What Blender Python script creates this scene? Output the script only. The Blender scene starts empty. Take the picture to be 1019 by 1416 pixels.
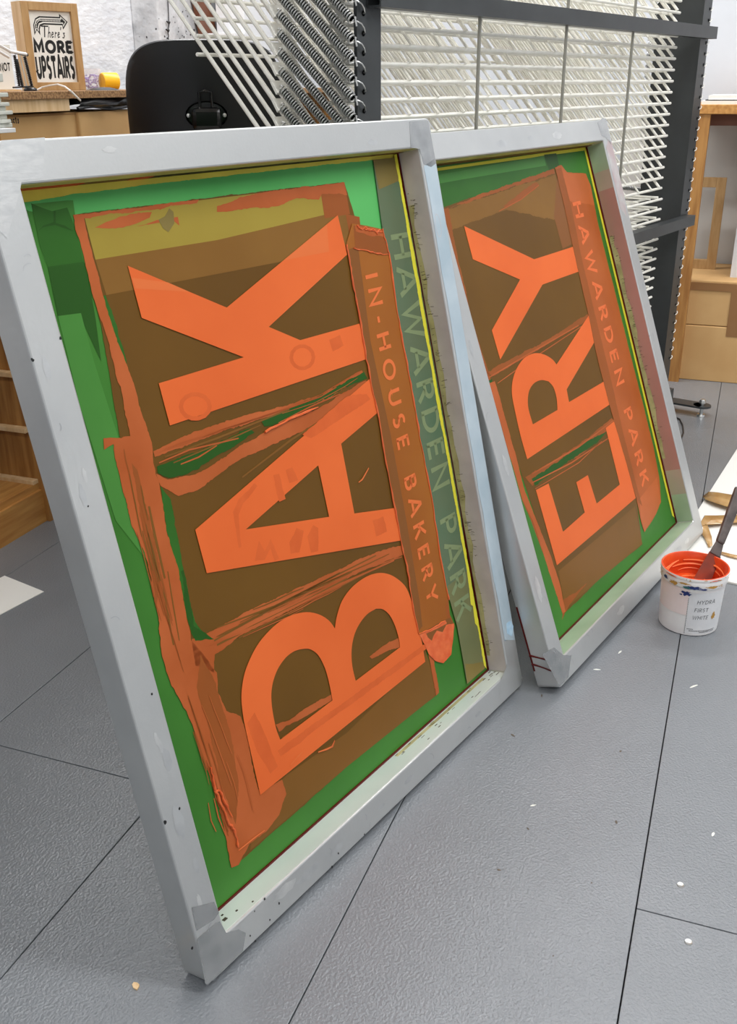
import bpy, bmesh, math, random
from mathutils import Vector, Matrix
from mathutils.geometry import tessellate_polygon
random.seed(7)
R_ = math.radians
scene = bpy.context.scene
COL = scene.collection

# ------------------------------------------------------------------ camera
CAM = Vector((0, 0, 1.0))
CR = Vector((0.3492, -0.9370, -0.0065)); CD = Vector((-0.3736, -0.1328, -0.9180)); CF = Vector((0.8594, 0.3230, -0.3964))
CR.normalize(); CF = (CF - CR * CF.dot(CR)).normalized(); CD = CF.cross(CR).normalized()
FPX, CX, CY = 1367.7, 509.5, 708.0
cam = bpy.data.cameras.new('camera'); camo = bpy.data.objects.new('camera', cam); COL.objects.link(camo)
m3 = Matrix((CR, -CD, -CF)).transposed()
camo.matrix_world = Matrix.Translation(CAM) @ m3.to_4x4()
cam.sensor_fit = 'HORIZONTAL'; cam.sensor_width = 36.0; cam.lens = 36.0 * FPX / 1019.0
cam.clip_start = 0.02; cam.clip_end = 60
scene.camera = camo

def ray(px, py):
    return CR * ((px - CX) / FPX) + CD * ((py - CY) / FPX) + CF
def hit(px, py, o, n):
    d = ray(px, py); n = Vector(n)
    return CAM + d * ((Vector(o) - CAM).dot(n) / d.dot(n))
def onfloor(px, py, z=0.0): return hit(px, py, (0, 0, z), (0, 0, 1))
def onY(px, py, y): return hit(px, py, (0, y, 0), (0, 1, 0))
def onX(px, py, x): return hit(px, py, (x, 0, 0), (1, 0, 0))

# ------------------------------------------------------------------ materials
def lin(c):
    r = []
    for v in c:
        v = v / 255.0
        r.append(v / 12.92 if v <= 0.04045 else ((v + 0.055) / 1.055) ** 2.4)
    return (r[0], r[1], r[2], 1.0)
def mat(name, c, rough=0.5, metal=0.0, c2=None, scale=20.0, stretch=(1, 1, 1), bump=0.0, bscale=None, spec=0.5, coat=0.0, alpha=1.0, trans=0.0, rvar=0.0, detail=4.0, lo=0.35, hi=0.65, bdist=0.002):
    m = bpy.data.materials.new(name); m.use_nodes = True
    nt = m.node_tree; b = nt.nodes['Principled BSDF']; L = nt.links
    b.inputs['Base Color'].default_value = lin(c); b.inputs['Roughness'].default_value = rough
    b.inputs['Metallic'].default_value = metal; b.inputs['Specular IOR Level'].default_value = spec
    b.inputs['Coat Weight'].default_value = coat; b.inputs['Alpha'].default_value = alpha
    b.inputs['Transmission Weight'].default_value = trans
    tc = nt.nodes.new('ShaderNodeTexCoord'); mp = nt.nodes.new('ShaderNodeMapping')
    mp.inputs['Scale'].default_value = stretch; L.new(tc.outputs['Object'], mp.inputs['Vector'])
    if c2 is not None or rvar:
        n = nt.nodes.new('ShaderNodeTexNoise'); n.inputs['Scale'].default_value = scale; n.inputs['Detail'].default_value = detail
        L.new(mp.outputs['Vector'], n.inputs['Vector'])
        mr = nt.nodes.new('ShaderNodeMapRange'); mr.inputs['From Min'].default_value = lo; mr.inputs['From Max'].default_value = hi
        L.new(n.outputs['Fac'], mr.inputs['Value'])
        if c2 is not None:
            mx = nt.nodes.new('ShaderNodeMix'); mx.data_type = 'RGBA'
            mx.inputs['A'].default_value = lin(c); mx.inputs['B'].default_value = lin(c2)
            L.new(mr.outputs['Result'], mx.inputs['Factor']); L.new(mx.outputs['Result'], b.inputs['Base Color'])
        if rvar:
            m2 = nt.nodes.new('ShaderNodeMapRange'); m2.inputs['To Min'].default_value = rough - rvar; m2.inputs['To Max'].default_value = rough + rvar
            L.new(mr.outputs['Result'], m2.inputs['Value']); L.new(m2.outputs['Result'], b.inputs['Roughness'])
    if bump:
        n2 = nt.nodes.new('ShaderNodeTexNoise'); n2.inputs['Scale'].default_value = bscale or scale; n2.inputs['Detail'].default_value = 3.0
        L.new(mp.outputs['Vector'], n2.inputs['Vector'])
        bp = nt.nodes.new('ShaderNodeBump'); bp.inputs['Strength'].default_value = bump; bp.inputs['Distance'].default_value = bdist
        L.new(n2.outputs['Fac'], bp.inputs['Height']); L.new(bp.outputs['Normal'], b.inputs['Normal'])
    return m

M = {}
M['alu'] = mat('brushed_aluminium', (212, 213, 211), 0.33, 0.7, (190, 192, 192), 7, (1, 1, 1), 0.06, 220, rvar=0.07, lo=.2, hi=.8, detail=5)
M['alu_weld'] = mat('ground_aluminium', (200, 201, 200), 0.26, 0.9, (178, 180, 180), 40, (1, 1, 1), 0.12, 120)
M['alu_weld2'] = mat('sanded_aluminium', (206, 207, 206), 0.36, 0.7, (192, 194, 194), 60, (1, 3, 1), 0.06, 120)
M['alu_mauve'] = mat('mauve_aluminium', (198, 178, 178), 0.36, 0.6, (206, 204, 202), 30)
M['alu_mix'] = mat('faded_ink_aluminium', (184, 168, 152), 0.4, 0.2, (172, 160, 144), 9)
M['smudge_l'] = mat('bright_scuffed_aluminium', (224, 225, 223), 0.3, 0.7, (206, 207, 206), 50)
M['smudge_d'] = mat('smudged_aluminium', (190, 192, 193), 0.4, 0.7, (204, 206, 206), 40)
M['alu_dull'] = mat('dull_aluminium', (190, 192, 194), 0.45, 0.7, (172, 174, 178), 22)
M['alu_red'] = mat('ink_stained_aluminium', (190, 142, 134), 0.4, 0.2, (176, 134, 124), 7)
M['alu_green'] = mat('green_tinted_aluminium', (178, 194, 168), 0.35, 0.25, (160, 178, 150), 9)
M['alu_lit'] = mat('lit_upface_aluminium', (222, 228, 222), 0.4, 0.3, (208, 218, 212), 8)
M['floor'] = mat('grey_floor_paint', (122, 126, 130), 0.22, 0, (114, 118, 122), 3, bump=0.6, bscale=260, rvar=0.04, bdist=0.0022, spec=0.8)
M['seam'] = mat('floor_seam', (25, 26, 28), 0.8)
M['white_paint'] = mat('white_paint', (226, 227, 228), 0.6, 0, (218, 219, 221), 5)
M['rough_white'] = mat('rough_white_brick', (222, 224, 227), 0.65, 0, (204, 207, 212), 9, (1, 1, 2.2), 0.45, 26, bdist=0.01)
M['plaster'] = mat('grey_plaster', (205, 206, 208), 0.8, 0, (150, 152, 155), 12, (1, 1, 1), 0.6, 25, detail=8, lo=0.35, hi=0.8, bdist=0.01)
M['paper'] = mat('white_paper', (228, 226, 220), 0.7)
M['black'] = mat('black_plastic', (20, 20, 22), 0.35)
M['black_gloss'] = mat('glossy_black', (14, 14, 15), 0.12)
M['black_cloth'] = mat('black_sheet', (34, 35, 38), 0.3, 0, (22, 22, 24), 30, bump=0.4, bscale=25)
M['steel_dark'] = mat('dark_grey_steel', (62, 65, 66), 0.42, 0.25, (54, 56, 57), 12)
M['wire_white'] = mat('cream_plastic_coated_wire', (244, 242, 234), 0.4, 0, (234, 231, 220), 30)
M['steel'] = mat('spring_steel', (205, 205, 202), 0.3, 0.9)
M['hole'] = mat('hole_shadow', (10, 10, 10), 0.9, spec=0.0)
M['rod'] = mat('zinc_rod', (150, 148, 138), 0.4, 0.6)
M['pine'] = mat('pine', (206, 152, 84), 0.5, 0, (178, 120, 58), 5, (1.2, 14, 14), detail=6)
M['pine_v'] = mat('pine_upright', (182, 132, 72), 0.5, 0, (150, 100, 48), 5, (14, 14, 1.2), detail=6)
M['pine_pale'] = mat('pale_pine', (232, 200, 156), 0.5, 0, (214, 176, 126), 5, (14, 14, 1.2), detail=6)
M['oak'] = mat('oak_frame', (182, 146, 98), 0.5, 0, (166, 128, 80), 8, (10, 10, 2))
M['brown_wood'] = mat('brown_wood', (116, 68, 44), 0.5, 0, (98, 56, 36), 8)
M['chip'] = mat('chipboard', (176, 136, 92), 0.8, 0, (112, 78, 46), 190, detail=2)
M['card'] = mat('cardboard', (204, 164, 110), 0.75, 0, (194, 152, 98), 6, bump=0.05, bscale=60)
M['card_dark'] = mat('darker_cardboard', (166, 124, 76), 0.75, 0, (156, 114, 68), 6)  # darker cardboard tone for the lid edge
M['tape_brown'] = mat('brown_packing_tape', (142, 102, 62), 0.3)
M['tape_tan'] = mat('tan_glossy_tape', (198, 160, 104), 0.18, 0, (176, 132, 78), 30, (1, 1, 1), coat=0.5)
M['wall_grey'] = mat('pale_grey_wall_paint', (204, 207, 212), 0.6, 0, (198, 201, 206), 4)
M['greypanel'] = mat('grey_panel', (196, 192, 186), 0.7)
M['tub'] = mat('white_tub_plastic', (236, 234, 232), 0.35, 0, (226, 222, 222), 20)
M['tub_pink'] = mat('pink_ink_film', (238, 222, 218), 0.35, 0, (234, 214, 210), 18)
M['tub_label'] = mat('tub_label', (226, 226, 227), 0.5, 0, (216, 217, 219), 30)
M['pen'] = mat('marker_pen', (40, 40, 44), 0.6)
M['ink'] = mat('orange_ink', (240, 98, 40), 0.22, 0, (226, 70, 24), 40, bump=0.5, bscale=45)
M['ink_pale'] = mat('thin_orange_ink', (246, 128, 74), 0.25)
M['ink_red'] = mat('red_orange_ink', (214, 74, 34), 0.25, 0, (226, 88, 42), 30)
M['navy'] = mat('navy_ink', (28, 48, 110), 0.35)
M['teal'] = mat('teal_ink', (50, 110, 110), 0.35)
M['ochre'] = mat('ochre_ink', (186, 140, 60), 0.4)
M['handle'] = mat('stained_handle', (98, 88, 84), 0.45, 0, (70, 62, 60), 50)
M['blade'] = mat('inky_blade', (168, 82, 60), 0.22, 0.3, (128, 70, 60), 25)
M['yellow_cup'] = mat('yellow_plastic', (250, 192, 30), 0.35)
M['purple'] = mat('purple_beads', (132, 100, 190), 0.4)
M['clear'] = mat('clear_plastic', (244, 244, 248), 0.05, alpha=0.22)
M['blue'] = mat('blue_plastic', (36, 82, 122), 0.4)
M['palegrey'] = mat('pale_grey_plastic', (208, 210, 202), 0.5)
M['print_black'] = mat('black_print', (16, 16, 16), 0.6)
M['cable'] = mat('white_cable', (240, 236, 228), 0.4)
# screen mesh colours
M['emul'] = mat('green_emulsion', (63, 120, 46), 0.42, 0, (54, 108, 38), 5, spec=0.16)
M['emul_backlit'] = mat('backlit_green_emulsion', (88, 174, 94), 0.42, 0, (76, 162, 82), 4, spec=0.16)  # brighter green stands in for light coming through the mesh
M['emul_dark'] = mat('dark_green_tape', (50, 100, 34), 0.35, 0, (42, 90, 28), 6, spec=0.16)
M['emul_deep'] = mat('deep_green', (38, 80, 24), 0.35, spec=0.16)
M['emul_mid'] = mat('mid_green_tape', (72, 130, 56), 0.35, 0, (64, 122, 50), 6, spec=0.16)
M['yellow'] = mat('yellow_mesh', (220, 204, 78), 0.5, 0, (204, 190, 70), 20, spec=0.16)
M['lime'] = mat('lime_mesh', (216, 208, 62), 0.5, spec=0.16)
M['maroon'] = mat('maroon_glue', (84, 14, 12), 0.35, spec=0.2)
M['red_glue'] = mat('red_glue', (178, 34, 18), 0.4, spec=0.16)
M['dark_gap'] = mat('dark_glue_gap', (24, 14, 12), 0.5, spec=0.16)
M['brown'] = mat('brown_film', (104, 72, 24), 0.4, 0, (96, 66, 22), 4, spec=0.16)
M['brown_low'] = mat('brown_film_lower', (114, 78, 30), 0.4, 0, (124, 82, 34), 4, spec=0.16)
M['brown_mid'] = mat('tan_brown_film', (130, 92, 40), 0.4, 0, (122, 84, 34), 5, spec=0.16)
M['olive'] = mat('olive_film', (156, 138, 56), 0.4, 0, (148, 128, 50), 5, spec=0.16)
M['olive_dark'] = mat('dark_olive_film', (124, 108, 58), 0.4, spec=0.16)
M['terra'] = mat('terracotta_ink', (180, 94, 50), 0.4, 0, (164, 82, 38), 9, spec=0.16)
M['terra_d'] = mat('dark_terracotta_ink', (150, 80, 36), 0.4, 0, (138, 76, 32), 7, spec=0.16)
M['orange'] = mat('orange_open_mesh', (220, 104, 50), 0.45, 0, (212, 97, 45), 5, spec=0.16)
M['orange_gh'] = mat('stained_orange_mesh', (200, 90, 42), 0.45, 0, (208, 96, 46), 30, spec=0.16)
M['orange_wet'] = mat('wet_orange_ink', (220, 106, 56), 0.22, 0, (208, 88, 42), 60, bump=0.5, bscale=80, spec=0.4)
M['strip'] = mat('amber_film', (154, 92, 34), 0.35, 0, (142, 78, 26), 4, spec=0.16)
M['strip_edge'] = mat('dark_amber_film', (126, 78, 36), 0.35, spec=0.16)
M['strip2'] = mat('rust_film', (170, 90, 44), 0.38, 0, (158, 80, 34), 7, spec=0.16)
M['strip2b'] = mat('pale_rust_film', (186, 98, 52), 0.38, 0, (172, 90, 44), 8, spec=0.16)
M['text_o'] = mat('orange_lettering', (216, 110, 58), 0.45, spec=0.16)
M['text_o2'] = mat('soft_orange_lettering', (216, 108, 60), 0.45, spec=0.16)
M['glass_g'] = mat('grey_green_tape', (82, 108, 82), 0.3, 0, (94, 106, 80), 5, spec=0.16)
M['glass_g2'] = mat('olive_grey_tape', (112, 112, 74), 0.3, 0, (100, 106, 72), 6, spec=0.16)
M['text_g'] = mat('faded_green_lettering', (122, 136, 98), 0.45, spec=0.16)
M['bluewash'] = mat('pale_blue_wash', (190, 204, 212), 0.45, 0.35, (172, 190, 200), 14, (1, 1, 1))
M['bluestain'] = mat('blue_stain', (132, 176, 206), 0.5, 0, (178, 204, 220), 60)
M['grime'] = mat('grime', (84, 74, 58), 0.6, 0, (58, 50, 40), 60)
M['residue'] = mat('olive_residue', (186, 178, 132), 0.5, 0, (158, 150, 108), 40, spec=0.2)
M['residue_top'] = mat('olive_top_residue', (206, 194, 110), 0.5, 0, (176, 166, 92), 14, spec=0.2)
M['mauve'] = mat('mauve_residue', (206, 196, 194), 0.42, 0.1, (188, 178, 178), 16)

# ------------------------------------------------------------------ mesh builder
class MB:
    def __init__(s): s.v = []; s.f = []; s.sm = []
    def add(s, vs, fs, smooth=False):
        o = len(s.v); s.v += [Vector(v) for v in vs]
        for f in fs: s.f.append([i + o for i in f]); s.sm.append(smooth)
        return s
    def box(s, a, b):
        (x0, y0, z0), (x1, y1, z1) = a, b
        return s.add([(x0, y0, z0), (x1, y0, z0), (x1, y1, z0), (x0, y1, z0), (x0, y0, z1), (x1, y0, z1), (x1, y1, z1), (x0, y1, z1)],
              [(0, 3, 2, 1), (4, 5, 6, 7), (0, 1, 5, 4), (1, 2, 6, 5), (2, 3, 7, 6), (3, 0, 4, 7)])
    def obox(s, o, U, V, W):
        o, U, V, W = map(Vector, (o, U, V, W))
        vs = [o, o + U, o + U + V, o + V]; vs = vs + [v + W for v in vs]
        fs = [(0, 3, 2, 1), (4, 5, 6, 7), (0, 1, 5, 4), (1, 2, 6, 5), (2, 3, 7, 6), (3, 0, 4, 7)]
        if U.cross(V).dot(W) < 0: fs = [f[::-1] for f in fs]
        return s.add(vs, fs)
    def tube(s, pts, r, seg=8, cap=True):
        pts = [Vector(p) for p in pts]; n = len(pts)
        rs = r if isinstance(r, (list, tuple)) else [r] * n
        t = [(pts[min(i + 1, n - 1)] - pts[max(i - 1, 0)]).normalized() for i in range(n)]
        a = Vector((0, 0, 1)) if abs(t[0].z) < 0.9 else Vector((1, 0, 0))
        u = t[0].cross(a).normalized(); vs = []
        for i in range(n):
            u = (u - t[i] * u.dot(t[i])).normalized(); w = t[i].cross(u)
            for k in range(seg):
                an = 2 * math.pi * k / seg
                vs.append(pts[i] + (u * math.cos(an) + w * math.sin(an)) * rs[i])
        fs = [(i * seg + k, i * seg + (k + 1) % seg, (i + 1) * seg + (k + 1) % seg, (i + 1) * seg + k) for i in range(n - 1) for k in range(seg)]
        s.add(vs, fs, True)
        if cap:
            o = len(s.v) - len(vs)
            s.f.append([o + k for k in range(seg)][::-1]); s.sm.append(False)
            s.f.append([o + (n - 1) * seg + k for k in range(seg)]); s.sm.append(False)
        return s
    def lathe(s, prof, seg=40, c=(0, 0, 0), smooth=True, a0=0.0, a1=None, cap=False):
        full = a1 is None; a1 = a0 + 2 * math.pi if full else a1
        c = Vector(c); vs = []; n = len(prof); m = seg if full else seg + 1
        for k in range(m):
            an = a0 + (a1 - a0) * k / seg
            for (r, z) in prof: vs.append(c + Vector((r * math.cos(an), r * math.sin(an), z)))
        fs = []
        for k in range(seg):
            k2 = (k + 1) % m
            for i in range(n - 1): fs.append((k * n + i, k2 * n + i, k2 * n + i + 1, k * n + i + 1))
        return s.add(vs, fs, smooth)
    def poly(s, loops, fn, h0, h1=None):
        """flat polygon (first loop outer, the rest holes) mapped by fn(x, y, h); with h1 a prism"""
        tri = tessellate_polygon([[Vector((p[0], p[1], 0)) for p in l] for l in loops])
        flat = [p for l in loops for p in l]
        top = h1 if h1 is not None else h0
        up = []
        for t in tri:
            a, b, c = (flat[i] for i in t)
            ar = (b[0] - a[0]) * (c[1] - a[1]) - (b[1] - a[1]) * (c[0] - a[0])
            if abs(ar) < 1e-12: continue
            up.append(t if ar > 0 else t[::-1])
        s.add([fn(p[0], p[1], top) for p in flat], up)
        if h1 is not None:
            s.add([fn(p[0], p[1], h0) for p in flat], [t[::-1] for t in up])
            for l in loops:
                n = len(l); ar = sum(l[i][0] * l[(i + 1) % n][1] - l[(i + 1) % n][0] * l[i][1] for i in range(n))
                q = l if ar > 0 else l[::-1]
                if l is not loops[0]: q = q[::-1]
                s.add([fn(p[0], p[1], h0) for p in q] + [fn(p[0], p[1], h1) for p in q], [(i, (i + 1) % n, n + (i + 1) % n, n + i) for i in range(n)])
        return s
    def build(s, name, m, parent=None, off=(0, 0, 0), bevel=0.0, kind=None, label=None, mats=None):
        me = bpy.data.meshes.new(name); off = Vector(off)
        me.from_pydata([tuple(v - off) for v in s.v], [], s.f); me.update()
        me.polygons.foreach_set('use_smooth', s.sm)
        if any(s.sm): me.set_sharp_from_angle(angle=R_(38))
        me.materials.append(M[m] if isinstance(m, str) else m)
        o = bpy.data.objects.new(name, me); COL.objects.link(o)
        if parent is not None: o.parent = parent
        else: o.location = off
        if bevel:
            b = o.modifiers.new('bevel', 'BEVEL'); b.width = bevel; b.segments = 2; b.limit_method = 'ANGLE'; b.angle_limit = R_(40)
        if kind: o['kind'] = kind
        if label: o['label'] = label
        return o

def tag(o, label, cat, group=None):
    o['label'] = label; o['category'] = cat
    if group: o['group'] = group
    return o
def thing(name, label, cat, loc=(0, 0, 0), rz=0.0, group=None):
    o = bpy.data.objects.new(name, None); COL.objects.link(o)
    o.empty_display_size = 0.05; o.location = loc; o.rotation_euler = (0, 0, rz)
    return tag(o, label, cat, group)
def copy_part(o, parent, loc=None, rot=None):
    c = o.copy(); COL.objects.link(c); c.parent = parent
    if loc is not None: c.location = loc
    if rot is not None: c.rotation_euler = rot
    for ch in list(o.children):
        d = ch.copy(); COL.objects.link(d); d.parent = c
    return c

# ------------------------------------------------------------------ stroke lettering
def arc(cx, cy, rx, ry, a0, a1, n=9):
    return [(cx + rx * math.cos(R_(a0 + (a1 - a0) * i / n)), cy + ry * math.sin(R_(a0 + (a1 - a0) * i / n))) for i in range(n + 1)]
G = {   # glyph: (advance width, strokes) on a cap height of 1
 'A': (.86, [[(0, 0), (.4, 1), (.46, 1), (.86, 0)], [(.16, .3), (.7, .3)]]),
 'B': (.66, [[(.07, 0), (.07, 1)], [(.07, .93)] + arc(.36, .735, .2, .195, 90, -90) + [(.07, .54)], [(.07, .54)] + arc(.38, .305, .23, .235, 90, -90) + [(.07, .07)]]),
 'D': (.8, [[(.07, 0), (.07, 1)], [(.07, .93)] + arc(.32, .5, .42, .43, 90, -90, 14) + [(.07, .07)]]),
 'E': (.58, [[(.07, 0), (.07, 1)], [(.07, .93), (.58, .93)], [(.07, .51), (.52, .51)], [(.07, .07), (.58, .07)]]),
 'F': (.56, [[(.07, 0), (.07, 1)], [(.07, .93), (.56, .93)], [(.07, .5), (.5, .5)]]),
 'H': (.78, [[(.07, 0), (.07, 1)], [(.71, 0), (.71, 1)], [(.07, .52), (.71, .52)]]),
 'I': (.14, [[(.07, 0), (.07, 1)]]),
 'K': (.72, [[(.07, 0), (.07, 1)], [(.12, .42), (.66, 1)], [(.3, .6), (.7, 0)]]),
 'M': (.95, [[(.07, 0), (.1, 1), (.47, .3), (.85, 1), (.88, 0)]]),
 'N': (.8, [[(.07, 0), (.07, 1), (.73, 0), (.73, 1)]]),
 'O': (1.0, [arc(.5, .5, .43, .44, 90, 450, 24)]),
 'P': (.64, [[(.07, 0), (.07, 1)], [(.07, .93)] + arc(.34, .68, .24, .25, 90, -90) + [(.07, .43)]]),
 'R': (.68, [[(.07, 0), (.07, 1)], [(.07, .93)] + arc(.34, .69, .24, .24, 90, -90) + [(.07, .45)], [(.32, .45), (.66, 0)]]),
 'S': (.6, [arc(.31, .72, .22, .22, 40, 270, 10) + arc(.3, .28, .24, .22, 90, -140, 10)]),
 'T': (.7, [[(.35, 0), (.35, 1)], [(0, .93), (.7, .93)]]),
 'U': (.76, [[(.07, 1), (.07, .36)] + arc(.38, .36, .31, .29, 180, 360, 12) + [(.69, 1)]]),
 'W': (1.15, [[(.03, 1), (.3, 0), (.575, .9), (.85, 0), (1.12, 1)]]),
 'Y': (.78, [[(0, 1), (.39, .48), (.78, 1)], [(.39, .5), (.39, 0)]]),
 '-': (.34, [[(.02, .4), (.32, .4)]]),
 ' ': (.45, []),
 'h': (.5, [[(.1, 0), (.25, 1)], [(.13, .3), (.3, .5), (.42, .45), (.4, .1), (.5, .02)]]),
 'e': (.42, [[(.08, .25), (.3, .33), (.3, .48), (.15, .5), (.05, .25), (.14, .04), (.4, .12)]]),
 'r': (.36, [[(.08, 0), (.12, .5), (.2, .4), (.36, .5)]]),
 's': (.36, [[(.34, .46), (.16, .44), (.3, .2), (.22, .02), (.04, .06)]]),
 "'": (.16, [[(.1, 1), (.06, .72)]]),
 'j': (.2, [[(.12, .5), (.1, -.2), (0, -.3)]]), 'c': (.4, [[(.36, .42), (.12, .5), (.04, .2), (.34, .04)]]),
 't': (.3, [[(.14, .9), (.14, .05), (.26, .02)], [(0, .55), (.28, .55)]]),
}
def stroke(mb, pts, w, fn, h):
    P = [Vector((p[0], p[1])) for p in pts]; n = len(P)
    closed = (P[0] - P[-1]).length < 1e-6 and n > 3
    if closed: P = P[:-1]; n -= 1
    Ls = []; Rs = []
    for i in range(n):
        a = P[(i - 1) % n] if (closed or i > 0) else None
        b = P[(i + 1) % n] if (closed or i < n - 1) else None
        d1 = (P[i] - a).normalized() if a is not None else None
        d2 = (b - P[i]).normalized() if b is not None else None
        if d1 is None: d1 = d2
        if d2 is None: d2 = d1
        n1 = Vector((-d1.y, d1.x)); n2 = Vector((-d2.y, d2.x)); m = n1 + n2
        if m.length < 1e-4: m = n1
        m.normalize(); k = 1 / max(m.dot(n1), 0.45)
        Ls.append(P[i] + m * w * .5 * k); Rs.append(P[i] - m * w * .5 * k)
    vs = [fn(p.x, p.y, h) for p in Ls] + [fn(p.x, p.y, h) for p in Rs]
    rng = range(n) if closed else range(n - 1)
    mb.add(vs, [(n + i, n + (i + 1) % n, (i + 1) % n, i) for i in rng])
def text(mb, string, fn, h, pen=.15, gap=.2, slab=0.0):
    """lay string out along +x from 0 with cap height 1; fn maps (x, y, h); returns the length"""
    x = 0.0
    for i, ch in enumerate(string):
        w, st = G[ch]
        for q in st: stroke(mb, [(x + px, py) for px, py in q], pen, fn, h)
        if slab:
            for q in st:
                for e in (q[0], q[-1]):
                    if e[1] < .12 or e[1] > .88:
                        stroke(mb, [(x + e[0] - slab, min(max(e[1], .06), .94)), (x + e[0] + slab, min(max(e[1], .06), .94))], .12, fn, h)
        x += w + gap
    return x - gap
def text_len(s, gap=.2): return sum(G[c][0] for c in s) + gap * (len(s) - 1)
# ------------------------------------------------------------------ the room
def struct(o): o['kind'] = 'structure'; return o
fl = MB()
P0, PW, LEN, XA, XB = 0.0214, 0.3575, 3.6, -2.6, 4.6
starts = {-1: 1.05, 0: 0.35, 2: 1.05}
for k in range(-11, 8):
    y0, y1 = P0 + k * PW, P0 + (k + 1) * PW
    if y1 > 2.36: y1 = 2.36
    if y0 >= 2.36 or y1 < -3.6: continue
    x = starts.get(k, -0.9 if k % 2 == 0 else 0.35) - 2 * LEN
    while x < XB:
        a, b = max(x, XA), min(x + LEN, XB)
        if b > a: fl.box((a + .0008, y0 + .0008, -.018), (b - .0008, y1 - .0008, 0))
        x += LEN
floor = struct(fl.build('floor', 'floor', bevel=.0009))
sub = struct(MB().box((XA, -3.6, -.05), (XB, 2.4, -.019)).build('trim_1', 'seam'))
sub['label'] = 'dark gap strips under the floor seams'
struct(MB().box((XA, 2.32, -.05), (XB, 2.5, 2.7)).build('wall_back', 'rough_white'))
struct(MB().box((4.25, -3.6, -.05), (4.4, 2.5, 2.7)).build('wall_right', 'wall_grey'))
struct(MB().box((-2.7, -3.6, -.05), (-2.6, 2.5, 2.7)).build('wall_left', 'white_paint'))
struct(MB().box((XA, -3.7, -.05), (XB, -3.6, 2.7)).build('wall_front', 'white_paint'))
struct(MB().box((-2.7, -3.7, 2.7), (4.6, 2.5, 2.8)).build('ceiling', 'white_paint'))
xl = onY(183, 40, 2.32).x
struct(MB().box((xl, 2.2, 0), (4.24, 2.32, 2.7)).build('trim_2', 'plaster', bevel=.006))
# small countersunk floor screws
for px, py in ((941, 1224), (952, 1303)):
    p = onfloor(px, py)
    mb = MB().lathe([(0, .0004), (.0032, .0005), (.0046, .0012), (.0052, .0002)], 16, p)
    s = mb.build('screw', 'steel', floor)
# dropped specks and a wood chip
p = onfloor(188, 1364)
chip = MB(); n = 7
pts = [(.006 * math.cos(a * 2 * math.pi / n) * (1 + .4 * math.sin(a * 3)), .004 * math.sin(a * 2 * math.pi / n)) for a in range(n)]
chip.poly([pts], lambda x, y, h: Vector((x, y, h)), 0, .002)
c = chip.build('wood_chip', 'pine_pale', None, (0, 0, 0)); c.location = p; c.rotation_euler = (0, 0, 1.0)
tag(c, 'tiny pale wood chip lying on the grey floor near the left frame corner', 'wood chip')
fk = MB()
for px, py, r, st in ((709, 1017, .005, 2.), (858, 1039, .004, 1.6), (749, 962, .003, 3), (852, 1137, .004, 1.8), (690, 1203, .004, 1.4), (730, 1146, .003, 2), (818, 1221, .002, 1.4), (765, 1322, .002, 1.5)):
    p = onfloor(px, py); an = random.uniform(0, 3)
    pts = [(r * st * .5 * math.cos(t) * random.uniform(.8, 1.2), r * .5 * math.sin(t) * random.uniform(.7, 1.2)) for t in [k * .785 for k in range(8)]]
    fk.poly([pts], lambda x, y, h: Vector((p.x + x * math.cos(an) - y * math.sin(an), p.y + x * math.sin(an) + y * math.cos(an), h)), .0004)
fk.build('paint_specks', 'grime', floor, kind='stuff')
fk = MB()
for px, py, r, st in ((825, 926, .006, 2.6), (857, 902, .005, 3), (960, 949, .006, 3.4), (986, 1154, .006, 1.5), (737, 1114, .005, 2)):
    p = onfloor(px, py); an = random.uniform(0, 3)
    pts = [(r * st * .5 * math.cos(t) * random.uniform(.8, 1.2), r * .35 * math.sin(t) * random.uniform(.7, 1.2)) for t in [k * .785 for k in range(8)]]
    fk.poly([pts], lambda x, y, h: Vector((p.x + x * math.cos(an) - y * math.sin(an), p.y + x * math.sin(an) + y * math.cos(an), h)), .0005)
fk.build('pale_scuffs', 'palegrey', floor, kind='stuff')

# ------------------------------------------------------------------ the two screens
def smooth(loop, cos_lim=.80, n=4):
    """round the sampled curves of a letter, keeping its true corners"""
    P = [Vector(p) for p in loop]; k = len(P); out = []
    def corner(i):
        a, c_ = (P[i] - P[i - 1]).normalized(), (P[(i + 1) % k] - P[i]).normalized(); return a.dot(c_) < cos_lim
    cs = [corner(i) for i in range(k)]
    for i in range(k):
        j = (i + 1) % k; p1, p2 = P[i], P[j]; out.append(tuple(p1)); L = (p2 - p1).length
        if (cs[i] and cs[j]) or L > 60: continue
        p0 = p1 + (p1 - p2) if cs[i] else P[i - 1]; p3 = p2 + (p2 - p1) if cs[j] else P[(j + 1) % k]
        m1 = (p2 - p0) * .5; m2 = (p3 - p1) * .5
        if m1.length > L: m1 = m1.normalized() * L
        if m2.length > L: m2 = m2.normalized() * L
        for q in range(1, n):
            t = q / n; out.append(tuple(p1 * (2 * t**3 - 3 * t**2 + 1) + m1 * (t**3 - 2 * t**2 + t) + p2 * (-2 * t**3 + 3 * t**2) + m2 * (t**3 - t**2)))
    return out

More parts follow.
